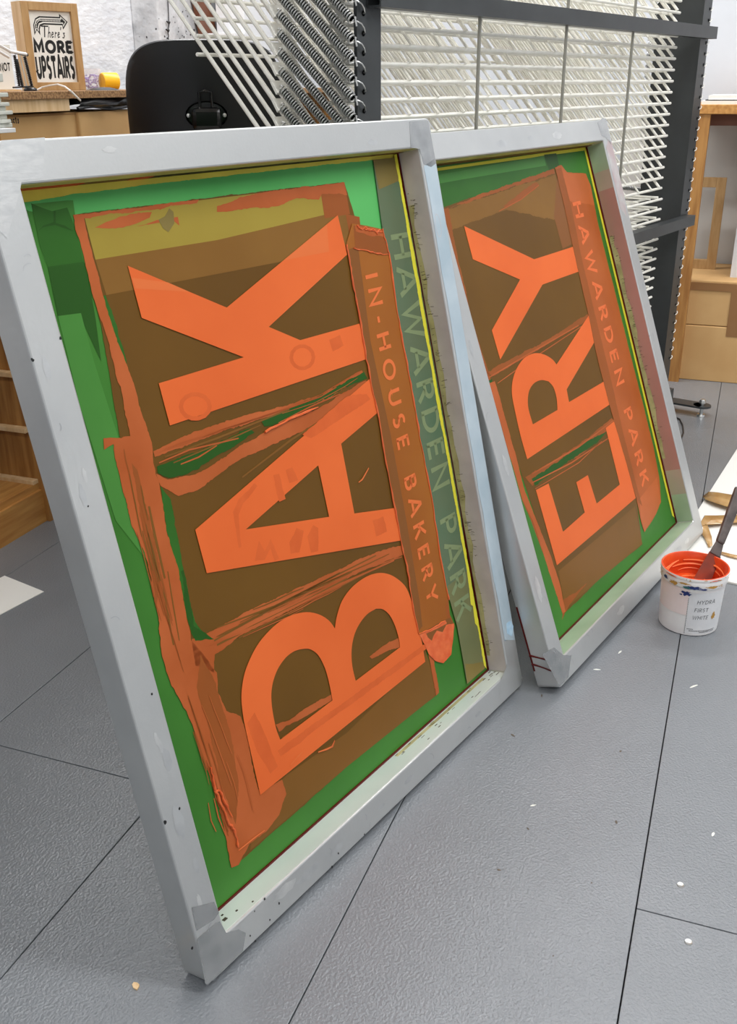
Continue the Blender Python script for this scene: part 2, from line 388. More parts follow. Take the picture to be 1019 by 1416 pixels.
class Screen:
    def __init__(s, x, y, yaw, w, h, lean, a, t, label):
        s.w, s.h, s.a, s.t = w, h, a, t
        U = Vector((math.cos(yaw), math.sin(yaw), 0)); Nh = Vector((math.sin(yaw), -math.cos(yaw), 0)); Z = Vector((0, 0, 1))
        s.U = U; s.V = Z * math.cos(lean) - Nh * math.sin(lean); s.N = Nh * math.cos(lean) + Z * math.sin(lean)
        s.o = Vector((x, y, 0))
        s.root = bpy.data.objects.new('printing_screen', None); COL.objects.link(s.root); s.root.empty_display_size = .05
        s.root.matrix_world = Matrix.Translation(s.o) @ Matrix((s.U, s.V, s.N)).transposed().to_4x4()
        tag(s.root, label, 'screen')
        s.count = 0
    def uv(s, px, py, n=.001):
        q = hit(px, py, s.o + s.N * n, s.N) - s.o
        return (q.dot(s.U), q.dot(s.V))
    def frame(s):
        w, h, a, t, b = s.w, s.h, s.a, s.t, .0022
        def loop(d, n, r):
            out = []
            for cx, cy, a0 in ((w - d, h - d, 0), (d, h - d, 90), (d, d, 180), (w - d, d, 270)):
                sx = -1 if cx > w / 2 else 1; sy = -1 if cy > h / 2 else 1
                for k in range(6):
                    an = R_(a0 + 18 * k); out.append((cx + sx * r + r * math.cos(an), cy + sy * r + r * math.sin(an), n))
            return out
        ro, ri = .009, .0035
        Ls = [loop(0, .0006, ro), loop(0, t - b, ro), loop(b * .3, t - b * .3, ro), loop(b, t, ro), loop(a - b, t, ri), loop(a - b * .3, t - b * .3, ri), loop(a, t - b, ri), loop(a, .0006, ri)]
        mb = MB(); N = 24; m = len(Ls)
        vs = [p for l in Ls for p in l]
        fs = []
        for i in range(m):
            j = (i + 1) % m
            for k in range(N): fs.append((i * N + k, i * N + (k + 1) % N, j * N + (k + 1) % N, j * N + k))
        mb.add(vs, fs)
        s.fr = mb.build('frame', 'alu', s.root)
        return s.fr
    def patch(s, name, m, pts, n, parent=None, kind=None):
        """a film on the front or on the mesh: pts in pixels on the plane at height n"""
        mb = MB(); mb.poly([[s.uv(x, y, n) for x, y in pts]], lambda x, y, h: Vector((x, y, h)), n)
        return mb.build(name, m, parent or s.root, kind=kind)
    def rough(s, loop, j, seed=0):
        rnd = random.Random(seed); out = []
        for i in range(len(loop)):
            a, b = Vector(loop[i]), Vector(loop[(i + 1) % len(loop)]); L = (b - a).length
            n = max(1, int(L / .003)); d = (b - a) / max(L, 1e-6); nn = Vector((-d.y, d.x)); out.append(tuple(a)); lowf = 0.0
            for k in range(1, n):
                lowf = .86 * lowf + rnd.gauss(0, .55); t = min(k, n - k) / 4.0
                out.append(tuple(a + (b - a) * k / n + nn * j * min(1, t) * (lowf + .35 * rnd.gauss(0, 1))))
        return out
    def layer(s, name, m, loops, parent=None, j=0.0):
        """films on the mesh, each a little above the last; loops: list of pixel polygons (each [outer, holes...])"""
        s.count += 1; n = .0007 + .00006 * s.count
        first = None
        for i, lp in enumerate(loops):
            mb = MB(); q = [[s.uv(x, y, n) for x, y in l] for l in lp]
            if j: q = [s.rough(l, j, i + k_ + s.count) for k_, l in enumerate(q)]
            mb.poly(q, lambda x, y, h: Vector((x, y, h)), n)
            o = mb.build(name, m, parent or s.root)
            if first is None: first = o
        return first
    def streaks(s, name, m, lines, parent=None):
        """tapering brushed streaks: (pixel points, width in m)"""
        s.count += 1; n = .0007 + .00006 * s.count
        for pts, w in lines:
            mb = MB(); q = [Vector(s.uv(x, y, n)) for x, y in pts]
            k = len(q); Ls = []; Rs = []
            for i in range(k):
                d = (q[min(i + 1, k - 1)] - q[max(i - 1, 0)]).normalized(); nn = Vector((-d.y, d.x))
                f = w * (.35 + .65 * math.sin(math.pi * (i + .6) / (k + .2)))
                Ls.append(q[i] + nn * f / 2); Rs.append(q[i] - nn * f / 2)
            mb.add([(p.x, p.y, n) for p in Ls + Rs], [(i, k + i, k + i + 1, i + 1) for i in range(k - 1)])
            mb.build(name, m, parent or s.root)
    def ridge(s, name, m, paths, r=.0011, parent=None):
        rnd = random.Random(len(paths)); n = .0009 + .00006 * s.count
        for pts in paths:
            mb = MB(); q = [Vector((*s.uv(x, y, n), n)) for x, y in pts]; out = []; rs = []
            for i in range(len(q) - 1):
                for k in range(5):
                    out.append(q[i].lerp(q[i + 1], k / 5) + Vector((rnd.gauss(0, .0006), rnd.gauss(0, .0006), 0))); rs.append(r * rnd.uniform(.5, 1.4))
            out.append(q[-1]); rs.append(r * .4)
            mb.tube(out, rs, 6); mb.build(name, m, parent or s.root)
    def words(s, name, m, string, c1, c2, height, pen=.17, parent=None):
        s.count += 1; n = .0007 + .00006 * s.count
        a, b = Vector(s.uv(*c1, n)), Vector(s.uv(*c2, n)); Ld = (b - a).length
        ax = (b - a).normalized(); up = Vector((-ax.y, ax.x))
        wf, wl = G[string[0]][0], G[string[-1]][0]
        base = sum(G[c][0] for c in string)
        gap = (Ld / height + wf / 2 + wl / 2 - base) / (len(string) - 1)
        o = a - ax * wf / 2 * height - up * height / 2
        x0 = 0.0
        for wd_ in string.split(' '):
            mb = MB()
            text(mb, wd_, lambda x, y, h: Vector((*(o + ax * (x + x0) * height + up * y * height), h)), n, pen, gap)
            x0 += text_len(wd_, gap) + 2 * gap + G[' '][0]
            mb.build(name, m, parent or s.root)

S1 = Screen(.7515, .5263, -.270938, .7993, .9690, .2293, .0422, .0418,
            'large aluminium-framed screen in front at left, stencilled BAK, with an amber IN-HOUSE BAKERY strip')
S2 = Screen(1.5178, .2464, -.252173, .8067, .9710, .3473, .0442, .0429,
            'aluminium-framed screen stencilled ERY with HAWARDEN PARK strip, behind the paint tub')

for s in (S1, S2):
    s.frame()
    m = MB().box((.004, .004, -.0006), (s.w - .004, s.h - .004, .0006)); s.mesh = m.build('mesh_fabric', 'emul', s.root)

# ---- screen one: films, tapes and ink, from the mesh outwards
s = S1; L = s.layer
a, w, h = s.a, s.w, s.h
def inner_px(pts): return pts
L('mesh_border', 'yellow', [[[(20, 262), (30, 262), (300, 236), (551, 211), (551, 220), (520, 221), (340, 241), (100, 269), (40, 280), (24, 282)]]])
L('backlit_emulsion', 'emul_backlit', [[[(22, 281), (40, 279), (100, 268), (340, 240), (515, 221), (518, 232), (529, 318), (486, 318), (476, 252), (103, 297), (40, 292)]]], j=.0003)
L('masking_tape', 'emul_mid', [[[(44, 282), (93, 277), (101, 277), (104, 298), (112, 330), (118, 364), (66, 369), (60, 355)]]])
L('masking_tape', 'emul_dark', [[[(43, 281), (60, 288), (72, 292), (93, 287), (105, 318), (116, 362), (66, 369), (55, 340)]], ])
L('masking_tape', 'emul_deep', [[[(66, 369), (116, 362), (125, 400), (132, 440), (140, 500), (112, 440), (80, 437)]]])
L('masking_tape', 'emul_mid', [[[(80, 437), (112, 433), (130, 500), (175, 640), (215, 790), (160, 720), (110, 560)]]])
L('tape_fold', 'emul_deep', [[[(74, 292), (77, 291), (77, 308), (90, 312), (102, 320), (90, 316), (76, 311), (60, 314), (52, 320), (60, 312), (74, 307)]]])
L('brown_film', 'brown', [[[(103, 297), (300, 272), (476, 252), (500, 330), (560, 760), (590, 905), (607, 958), (480, 1060), (326, 1196), (300, 1100), (262, 985), (228, 890), (185, 700), (165, 600), (140, 450)]]], j=.0004)
L('brown_film', 'brown_low', [[[(590, 905), (607, 958), (480, 1060), (346, 1176), (352, 1120), (396, 1072), (480, 1013)]]])
L('olive_film', 'olive', [[[(116, 297), (300, 274), (442, 257), (449, 297), (300, 332), (132, 359)]]])
L('tan_film', 'brown_mid', [[[(132, 359), (300, 332), (449, 297), (478, 293), (486, 345), (455, 349), (300, 379), (147, 408)]]])
L('terracotta_film', 'terra_d', [[[(442, 257), (476, 252), (484, 296), (449, 302)]], [[(478, 296), (497, 300), (502, 345), (488, 350)]]])
L('ink_smear', 'terra', [
    [[(300, 285), (320, 279), (340, 271), (370, 265), (440, 257), (476, 252), (480, 270), (445, 268), (441, 276), (410, 274), (385, 285), (350, 287), (320, 292), (300, 293)]],
    [[(103, 297), (200, 286), (275, 276), (272, 281), (200, 291), (140, 298), (112, 303)]],
    [[(131, 315), (150, 306), (180, 296), (210, 293), (207, 301), (180, 312), (150, 316)]],
    [[(190, 313), (215, 305), (232, 300), (246, 300), (248, 312), (238, 303), (214, 309)]]], j=.0007)
L('ink_smear', 'olive_dark', [[[(219, 304), (228, 299), (234, 288), (240, 293), (241, 309), (233, 321), (226, 316)]]], j=.0003)
L('emulsion_edge', 'emul_dark', [[[(146, 408), (170, 480), (190, 560), (207, 620), (200, 622), (178, 545), (158, 470), (140, 410)]], [[(222, 672), (236, 690), (252, 780), (270, 860), (285, 880), (270, 888), (258, 853), (246, 787), (230, 733)]]], j=.0008)
L('ink_smear', 'terra', [
    [[(101, 297), (115, 297), (122, 330), (130, 360), (140, 400), (155, 450), (170, 490), (185, 530), (197, 575), (210, 612), (212, 640), (222, 680), (230, 734), (239, 764), (247, 787), (252, 818), (258, 854), (264, 885), (300, 930), (301, 957), (313, 983), (333, 991), (340, 1013), (357, 1092), (390, 1078), (396, 1098), (386, 1127), (368, 1150), (345, 1167), (330, 1196), (320, 1200), (307, 1133), (298, 1104), (287, 1063), (274, 1024), (264, 998), (249, 968), (233, 936), (224, 907), (218, 848), (210, 817), (200, 764), (182, 727), (170, 680), (157, 614), (144, 622), (143, 606), (180, 603), (170, 550), (158, 505), (148, 466), (135, 430), (122, 380), (112, 340)]],
    [[(212, 624), (250, 605), (284, 592), (354, 570), (440, 548), (500, 512), (504, 518), (445, 556), (365, 578), (300, 600), (240, 622), (214, 632)]],
    [[(216, 655), (232, 663), (262, 658), (288, 647), (327, 620), (367, 597), (440, 565), (506, 526), (509, 534), (440, 585), (334, 634), (300, 658), (273, 678), (247, 686), (222, 672)]],
    [[(265, 884), (300, 869), (357, 838), (440, 800), (505, 770), (560, 752), (562, 766), (500, 790), (440, 822), (390, 850), (330, 880), (297, 905), (296, 930), (270, 920)]],
    [[(381, 1002), (400, 996), (430, 975), (458, 960), (459, 968), (420, 992), (386, 1012)]], [[(511, 908), (530, 893), (552, 882), (553, 895), (530, 903), (514, 911)]],
    [[(592, 905), (600, 912), (607, 958), (603, 962), (597, 930)]]], j=.0008)
L('ink_smear', 'terra_d', [
    [[(182, 640), (190, 650), (212, 740), (222, 790), (216, 842), (206, 780), (196, 720)]],
    [[(277, 905), (294, 935), (318, 1010), (330, 1080), (326, 1140), (308, 1090), (290, 1010), (272, 950)]]], j=.0007)
L('bare_emulsion', 'emul_deep', [
    [[(217, 645), (235, 638), (262, 628), (300, 612), (345, 592), (352, 598), (330, 613), (300, 630), (260, 655), (234, 661), (218, 654)]],
    [[(360, 580), (380, 574), (440, 548), (503, 514), (508, 523), (470, 540), (440, 556), (385, 585), (366, 590)]],
    [[(254, 788), (262, 830), (268, 866), (290, 880), (296, 884), (270, 886), (258, 850), (250, 790)]]], j=.0009)
s.streaks('brush_streaks', 'brown_low', [([(228, 632), (300, 606), (400, 566)], .003), ([(240, 640), (320, 606), (360, 588)], .002), ([(300, 892), (350, 866), (420, 832), (480, 800)], .004), ([(296, 886), (360, 850), (470, 792)], .003), ([(300, 868), (380, 838), (520, 768)], .0025),
    ([(330, 882), (420, 838), (545, 772)], .003), ([(224, 800), (232, 850), (240, 892)], .003), ([(232, 790), (240, 840), (248, 886)], .002), ([(206, 700), (214, 740), (228, 800)], .004), ([(390, 1020), (420, 1000), (455, 975)], .002), ([(335, 660), (400, 610), (500, 545)], .003)])
s.streaks('brush_streaks', 'terra', [([(220, 640), (262, 622), (330, 606)], .0022), ([(250, 642), (275, 632), (300, 616)], .002), ([(385, 585), (430, 562), (470, 545)], .002), ([(280, 895), (340, 872), (470, 808), (545, 775)], .0035), ([(420, 822), (500, 788), (556, 770)], .002), ([(296, 1104), (302, 1130), (312, 1155)], .002), ([(288, 1110), (292, 1135), (299, 1150)], .0015)])
rnd = random.Random(31)
def sweep(m, ctr, spread, n, wlo, whi, name='brush_streaks'):
    """n streaks following the pixel line ctr, shifted sideways"""
    out = []
    for _ in range(n):
        t0 = rnd.uniform(0, .6); t1 = min(1, t0 + rnd.uniform(.18, .5)); sft = rnd.uniform(-spread, spread); pts = []
        for k in range(5):
            t = t0 + (t1 - t0) * k / 4; f = t * (len(ctr) - 1); i_ = min(int(f), len(ctr) - 2); g_ = f - i_
            x = ctr[i_][0] + (ctr[i_ + 1][0] - ctr[i_][0]) * g_; y = ctr[i_][1] + (ctr[i_ + 1][1] - ctr[i_][1]) * g_
            dx, dy = ctr[i_ + 1][0] - ctr[i_][0], ctr[i_ + 1][1] - ctr[i_][1]; l_ = math.hypot(dx, dy)
            pts.append((x - dy / l_ * sft + rnd.uniform(-.6, .6), y + dx / l_ * sft + rnd.uniform(-.6, .6)))
        out.append((pts, rnd.uniform(wlo, whi)))
    s.streaks(name, m, out)
sweep('terra_d', [(168, 620), (190, 720), (222, 840), (250, 930)], 13, 9, .001, .003)
sweep('brown_low', [(180, 640), (200, 740), (228, 850)], 9, 6, .001, .0025)
sweep('terra', [(212, 628), (300, 598), (440, 552), (500, 516)], 4, 6, .0008, .002)
sweep('brown_low', [(270, 890), (360, 846), (460, 802), (555, 758)], 7, 9, .0007, .002)
sweep('terra', [(285, 896), (390, 850), (470, 808), (555, 764)], 11, 8, .0007, .0018)
sweep('terra_d', [(255, 960), (285, 1050), (305, 1120), (325, 1190)], 12, 8, .001, .003)
sweep('strip2b', [(270, 920), (300, 1000), (330, 1080), (345, 1150)], 14, 5, .0006, .0014)
# the letters, reading upwards
K = [(176.8, 367.5), (313.5, 425.3), (467, 297.5), (480, 352), (371.7, 452), (415, 470.3), (497, 447.5), (510, 495.5), (235, 588.4), (219.5, 530), (337, 494), (196, 439.6)]
A_o = [(270, 732.6), (512, 523), (524, 569), (471.7, 613.5), (490, 710), (545, 702.5), (557, 747), (286, 792.6)]
A_h = [(340, 732), (440, 643.5), (455, 714.6)]
B_o = [(360, 1099.4), (347.8, 1045), (337.5, 997.8), (334, 971), (334.3, 953.7), (338.5, 930), (349.3, 903.6), (362.5, 883), (383, 862.4), (403.7, 850.6), (424.3, 846.4), (442, 850), (455.2, 858.5), (463, 869), (465.5, 853), (473, 830.7), (487, 811.8), (506, 797.7), (523, 792.3), (537.4, 794), (550, 800.8), (561, 811.8), (568, 828), (574, 850), (582, 881), (588, 915)]
B_h1 = [(387.5, 1022.9), (459.7, 968.4), (455.2, 944.9), (449.4, 924), (440.5, 906.6), (430.2, 898.3), (420, 897.2), (406.7, 900.7), (395, 909.5), (384.6, 924.2), (377.8, 942), (375.2, 959.6), (376.4, 980), (381.6, 1006.7)]
B_h2 = [(491.8, 941.5), (553, 895), (552, 885.6), (546.8, 866.8), (539, 851), (529.5, 842.6), (520, 841.7), (507.5, 849.5), (496.5, 863.6), (489.6, 879.3), (486.2, 898), (487, 920)]
L('stencil_letter', 'orange', [[K]])['label'] = 'stencilled orange letter K'
s.count -= 1
L('stencil_letter', 'orange', [[A_o, A_h]])['label'] = 'stencilled orange letter A'
s.count -= 1
L('stencil_letter', 'orange', [[smooth(B_o), smooth(B_h1), smooth(B_h2)]])['label'] = 'stencilled orange letter B'
def ring(cx, cy, rx, ry, t, n=14):
    o = [(cx + rx * math.cos(2 * math.pi * k / n), cy + ry * math.sin(2 * math.pi * k / n)) for k in range(n)]
    return [o, [(cx + (rx - t) * math.cos(2 * math.pi * k / n), cy + (ry - t) * math.sin(2 * math.pi * k / n)) for k in range(n)]]
L('ghost_stain', 'orange_gh', [ring(270, 562, 23, 20, 6), ring(418, 494, 18, 18, 5), [[(378, 657), (386, 655), (395, 690), (386, 694)]], [[(395, 650), (404, 646), (412, 664), (400, 668)]], [[(322, 708), (330, 690), (352, 668), (356, 672), (336, 696), (330, 712), (334, 756), (330, 758)]],
   [[(352, 776), (358, 748), (366, 762), (374, 745), (386, 772), (380, 776), (374, 758), (366, 774)]], [[(400, 750), (410, 730), (420, 734), (414, 764), (402, 766)]], [[(425, 742), (433, 726), (440, 730), (440, 762), (430, 764)]], [[(342, 1000), (352, 985), (364, 1010), (384, 1060), (374, 1070), (356, 1040)]], [[(455, 470), (470, 463), (475, 478), (460, 486)]], [[(418, 601), (480, 548), (507, 545), (512, 552), (470, 580), (430, 606)]], [[(384, 1038), (480, 968), (588, 890), (590, 897), (480, 978), (388, 1046)]], [[(515, 720), (530, 714), (535, 735), (520, 742)]]], j=.0006)
L('tan_film', 'text_o', [[[(232, 390.5), (262, 403.5), (187, 399), (182, 384)]], [[(392, 360), (452, 310), (455, 348)]]])
# the amber strip and its lettering
strip = L('lettering_strip', 'strip', [[[(487, 309), (506, 312), (528.6, 317), (533, 330), (538.6, 353.5), (548.6, 427), (563.5, 510), (581.8, 613.5), (596.9, 686.9), (608.5, 767), (617.5, 814), (620, 830), (622, 856), (583, 878), (578.2, 876), (566, 807), (563.5, 790), (547, 707), (533.5, 640), (523.5, 577), (507, 497), (497, 437), (487, 383.6), (479, 337)]]])
strip['label'] = 'amber strip lettered IN-HOUSE BAKERY'
s.layer('strip_edge', 'strip_edge', [[[(482, 345), (495, 340), (512, 470), (540, 600), (562, 720), (580, 830), (584, 866), (578, 874), (566, 807), (547, 707), (523.5, 577), (507, 497), (497, 437), (487, 383)]]], strip)
s.layer('ink_film', 'terra_d', [[[(489, 312), (500, 311), (516, 316), (528, 317), (534, 330), (539, 352), (520, 351), (491, 344)]], [[(619, 822), (622, 850), (629, 866), (620, 862), (616, 840)]]], strip, .0004)
s.layer('ink_film', 'terra', [[[(491, 311), (505, 315), (520, 316), (529, 318), (533, 328), (524, 326), (514, 327), (500, 322), (492, 320)]]], strip, .0008)
s.layer('strip_edge', 'strip_edge', [[[(582, 877), (605, 862), (622, 854), (629, 866), (626, 878), (600, 888), (590, 893)]]], strip)
s.layer('ink_blob', 'orange_wet', [[[(580, 878), (600, 868), (616, 858), (618, 862), (605, 869), (589, 876), (592, 882), (597, 886), (600, 878), (604, 872), (612, 874), (617, 864), (628, 862), (627, 880), (624, 905), (613, 917), (602, 914), (593, 905), (588, 893)]]], strip, .0004)['label'] = 'thick wet orange ink at the foot of the strip'
s.words('lettering', 'text_o', 'IN-HOUSE BAKERY', (513.9, 381.6), (596.9, 821.6), .031, .19, strip)
s.ridge('ink_ridge', 'orange_wet', [[(479, 337), (482, 352), (487, 384), (492, 410), (497, 437), (507, 497), (515, 540), (524, 577), (534, 640), (547, 707), (555, 750), (564, 790), (571, 840), (579, 876)],
    [(528, 317), (534, 335), (539, 354), (549, 427), (556, 470), (564, 510), (573, 560), (582, 613), (597, 687), (608, 767), (617, 812), (621, 830)], [(494, 312), (500, 318), (505, 313), (511, 319), (516, 316), (521, 322), (526, 317)], [(497, 316), (508, 317), (519, 320), (529, 321)], [(490, 344), (505, 346), (522, 351), (539, 352)], [(579, 877), (600, 868), (616, 858)]], .0012, strip)
# the grey-green tape with the covered lettering
gt = L('clear_tape', 'glass_g', [[[(516, 221), (546, 218), (575, 345), (604, 500), (630, 660), (648, 790), (632, 866), (617, 812), (608, 767), (597, 687), (582, 613), (564, 510), (549, 427), (538, 353), (529, 318)]]])
gt['label'] = 'grey-green tape over covered HAWARDEN PARK letters'
s.layer('clear_tape', 'glass_g2', [[[(617, 812), (648, 788), (673, 921), (646, 946), (640, 911), (632, 866)]]], gt)
s.layer('clear_tape', 'olive_dark', [[[(516, 221), (546, 218), (552, 250), (524, 262)]], [[(643, 918), (653, 918), (668, 915), (672, 923), (646, 945)]]], gt)
s.words('lettering', 'text_g', 'HAWARDEN PARK', (555, 340), (640, 840), .047, .17, gt)
L('mesh_border', 'lime', [[[(545, 214), (548.6, 213), (598.4, 500), (673, 925), (669.2, 920), (660, 866), (657, 862), (654, 838), (651, 836), (647, 800), (644, 780), (640, 758), (622, 655), (594.6, 502)]]], j=.0005)
s.streaks('ink_fleck', 'text_o', [([(496, 667), (501, 663), (505, 656), (510, 647)], .0025), ([(440, 1040), (452, 1036), (460, 1032), (463, 1024), (458, 1034)], .003), ([(402, 1058), (412, 1046), (418, 1040)], .002), ([(330, 1176), (350, 1160), (366, 1148)], .002)])
s.ridge('ink_ridge', 'orange_wet', [[(292, 1062), (297, 1090), (306, 1112), (316, 1136), (325, 1150), (330, 1172)], [(296, 1095), (304, 1093), (312, 1110), (322, 1130)], [(367, 597), (400, 580), (440, 563)]], .0016)
# glue lines round the mesh and marks on the frame, in the frame's own measures
g = MB()
g.box((a, h - a - .0008, .0006), (w - a, h - a, .014))
g.build('glue_line', 'maroon', s.root)
g = MB(); g.box((w - a - .0028, a, .0006), (w - a, h - a, .0032)); g.build('glue_line', 'maroon', s.root)
g = MB(); g.box((a, a, .0006), (w - a, a + .003, .003))
g.build('glue_line', 'maroon', s.root)
g = MB(); g.box((a + .2, h - a - .001, .0006), (w - a - .16, h - a, .0142)); g.build('glue_line', 'dark_gap', s.root)
g = MB(); g.box((a, h - a - .001, .0006), (a + .1, h - a, .0142)); g.build('glue_line', 'red_glue', s.root)
g = MB(); g.box((a + .17, h - a - .001, .0006), (a + .2, h - a, .0142)); g.build('glue_line', 'red_glue', s.root)
# inside faces of the frame bars
e = .0004
g = MB(); g.box((a, h - a - e, .014), (w - a, h - a, s.t - .003)); g.build('tape_residue', 'residue_top', s.fr)
def wall_patch(sc, n0, n1, v0, v1, wob, seed):
    rnd = random.Random(seed); pts = [(n0, v0)]
    k = 26
    for i in range(k + 1): pts.append((n1 + wob * rnd.uniform(-1, .6), v0 + (v1 - v0) * i / k))
    pts.append((n0, v1)); mb = MB(); u = sc.w - sc.a - e
    mb.poly([pts], lambda x, y, hh: Vector((u, y, x)), 0); return mb
wall_patch(S1, .004, s.t - .002, a, h - a, 0, 1).build('tape_residue', 'mauve', s.fr)
e = .0007; wall_patch(S1, .004, .014, a + .03, h - a - .08, .005, 3).build('tape_residue', 'residue', s.fr)
e = .0009
g = MB(); rnd = random.Random(5)
for k in range(120):
    v = rnd.uniform(a + .03, h - a - .06); n = .006 + .011 * rnd.random() ** 1.4; l = rnd.uniform(.002, .009)
    if 0.42 < v < .5 and rnd.random() < .5: continue
    u = w - a - e; t = rnd.uniform(.0004, .001); sl = rnd.uniform(-.3, .3)
    g.add([(u, v, n), (u, v + t, n), (u, v + t + l * sl, n + l), (u, v + l * sl, n + l)], [(0, 3, 2, 1)])
g.build('grime_marks', 'grime', s.fr, kind='stuff')
# bottom inside face, painted paler as if lit from above, and dirt
g = MB(); g.box((a, a - .0003, .003), (w - a, a + .0004, s.t - .003)); g.build('bottom_lip', 'alu_lit', s.fr)
g = MB(); g.box((w - a - .3, a + .0004, .006), (w - a - .03, a + .0007, .012)); g.build('tape_residue', 'residue', s.fr)
g = MB(); rnd = random.Random(9)
for k in range(30):
    u = w - a - rnd.uniform(.005, .34); n = rnd.uniform(.005, .03); l = rnd.uniform(.003, .012)
    g.box((u, a + .0004, n), (u + l, a + .0009, n + rnd.uniform(.0005, .0015)))
for uu, nn, r in ((.058, .02, .006), (.078, .024, .003), (.1, .032, .0025), (.064, .012, .003)): g.box((uu, a + .0004, nn), (uu + r, a + .001, nn + r * .8))
g.build('grime_marks', 'grime', s.fr, kind='stuff')
T = s.t + .00025
def front(name, m, pts, n=None, **kw): return s.patch(name, m, pts, n or T, s.fr, **kw)
mb = MB(); rnd = random.Random(21); pts = [(w - a + .0035, .105), (w - a + .012, .1), (w - .004, .088)] + [(w - .003, .1 + (h - .16) * k / 20) for k in range(21)] + [(w - a + .003 + .004 * rnd.random(), .1 + (h - .17) * k / 20) for k in range(20, -1, -1)]
mb.poly([pts], lambda x, y, hh: Vector((x, y, hh)), T); mb.build('blue_wash', 'bluewash', s.fr)
mb = MB(); mb.poly([[(w - a * .62 + .008 * math.cos(k * .52), h - .16 + .018 * math.sin(k * .52)) for k in range(12)], [(w - a * .62 + .0072 * math.cos(k * .52), h - .16 + .0172 * math.sin(k * .52)) for k in range(12)]], lambda x, y, hh: Vector((x, y, hh)), T + .0001); mb.build('pencil_ring', 'mauve', s.fr)
front('blue_stain', 'bluestain', [(700, 862), (706, 858), (710, 866), (708, 880), (701, 876)], T + .0001)
front('corner_weld', 'alu_weld', [(272, 1299), (298, 1276), (304, 1274), (313, 1290), (330, 1285), (340, 1290), (336, 1315), (287, 1362), (284, 1360)])
front('corner_weld', 'alu_weld', [(566, 168), (592, 167), (603, 226), (596, 231), (586, 227), (580, 206), (568, 204)])
front('corner_weld', 'alu', [(690, 960), (692, 942), (703, 915), (715, 902), (722, 938), (718, 948), (694, 971)])
front('corner_weld', 'alu_weld2', [(2, 194), (62, 190), (60, 246), (30, 250), (28, 262), (10, 330), (-20, 300)])
front('corner_weld', 'alu_weld', [(265, 1255), (296, 1247), (303, 1262), (296, 1272), (272, 1287)], T + .0001)
g = MB(); rnd = random.Random(4)
for px, py, r in ((266, 1311, .004), (366, 1243, .0035), (386, 1249, .003), (373, 1272, .003), (346, 1294, .0025), (353, 1301, .0025), (504, 1154, .003), (459, 1199, .004), (468, 1180, .003), (228, 1137, .005), (248, 1118, .003), (84, 468, .003), (45, 498, .004), (122, 700, .002), (210, 960, .003), (352, 1260, .002)):
    q = Vector(s.uv(px, py, T)); k = 7
    g.poly([[(q.x + r * .5 * math.cos(6.283 * i / k) * rnd.uniform(.6, 1.2), q.y + r * .7 * math.sin(6.283 * i / k) * rnd.uniform(.6, 1.2)) for i in range(k)]], lambda x, y, hh: Vector((x, y, T)), T)
g.build('paint_specks', 'print_black', s.fr, kind='stuff')

# ---- screen two
s = S2; L = s.layer; a, w, h = s.a, s.w, s.h
L('mesh_border', 'lime', [[[(600, 233), (812, 203), (933, 716), (929.5, 713), (808, 208), (600, 237)]], [[(775, 884), (800, 862), (806, 855), (806, 859), (776, 890)]]])
L('masking_tape', 'emul_dark', [[[(590, 246), (755, 218), (770, 214), (775, 235), (700, 258), (620, 290), (590, 296)]]])
L('masking_tape', 'emul_mid', [[[(590, 245), (752, 215), (755, 229), (640, 248), (590, 257)]]])
L('masking_tape', 'emul_deep', [[[(752, 214), (769, 212), (774, 234), (760, 238)]]])
L('brown_film', 'brown', [[[(598, 293), (640, 277), (700, 258), (772, 232), (800, 300), (830, 440), (880, 690), (888, 753), (830, 800), (779, 850), (742, 720), (690, 560)]]], j=.0004)
L('tan_film', 'brown_mid', [[[(618, 290), (690, 266), (768, 242), (780, 300), (776, 306), (700, 290), (622, 320)]]], j=.0008)
L('tan_film', 'brown_low', [[[(772, 790), (878, 700), (888, 752), (830, 800), (782, 842)]]])
L('strip_edge', 'strip_edge', [[[(770, 246), (790, 300), (800, 350), (794, 336), (778, 344), (766, 300)]]])
L('ink_smear', 'terra_d', [
    [[(598, 290), (620, 287), (632, 350), (652, 440), (674, 510), (712, 650), (722, 690), (738, 722), (756, 768), (774, 830), (781, 848), (772, 868), (764, 850), (740, 770), (700, 650), (664, 540), (620, 380), (600, 310)]],
    [[(618, 289), (660, 270), (766, 233), (767, 240), (700, 262), (640, 282)]], [[(696, 285), (712, 273), (742, 252), (746, 256), (720, 276), (700, 288)]],
    [[(672, 516), (700, 500), (760, 468), (813, 434), (815, 442), (760, 474), (706, 506), (682, 520)]],
    [[(726, 660), (760, 640), (800, 615), (846, 578), (852, 586), (800, 632), (766, 648), (736, 672)]],
    [[(770, 800), (778, 830), (800, 816), (812, 806), (800, 820), (780, 848)]]], j=.0008)
L('bare_emulsion', 'emul_deep', [[[(668, 530), (680, 524), (690, 560), (712, 630), (722, 660), (714, 652), (690, 580)]], [[(735, 662), (770, 640), (812, 610), (840, 596), (826, 612), (780, 642), (740, 672)]]], j=.0008)
L('mesh_margin', 'emul', [[[(655, 512), (668, 520), (712, 655), (722, 692), (735, 722), (760, 790), (778, 850), (772, 890), (760, 850), (720, 700), (680, 570)]]], j=.0005)
L('ink_smear', 'terra', [[[(676, 530), (684, 527), (716, 640), (726, 680), (742, 720), (762, 770), (776, 815), (782, 846), (778, 848), (764, 806), (738, 724), (722, 690), (712, 655)]]], j=.0006)
s.streaks('brush_streaks', 'terra', [([(676, 522), (720, 496), (800, 450)], .003), ([(688, 530), (730, 500), (812, 446)], .002), ([(735, 668), (790, 640), (850, 600)], .003), ([(740, 676), (800, 640), (832, 610)], .002), ([(736, 655), (800, 618), (850, 580)], .003), ([(690, 292), (720, 276), (745, 256)], .002)])
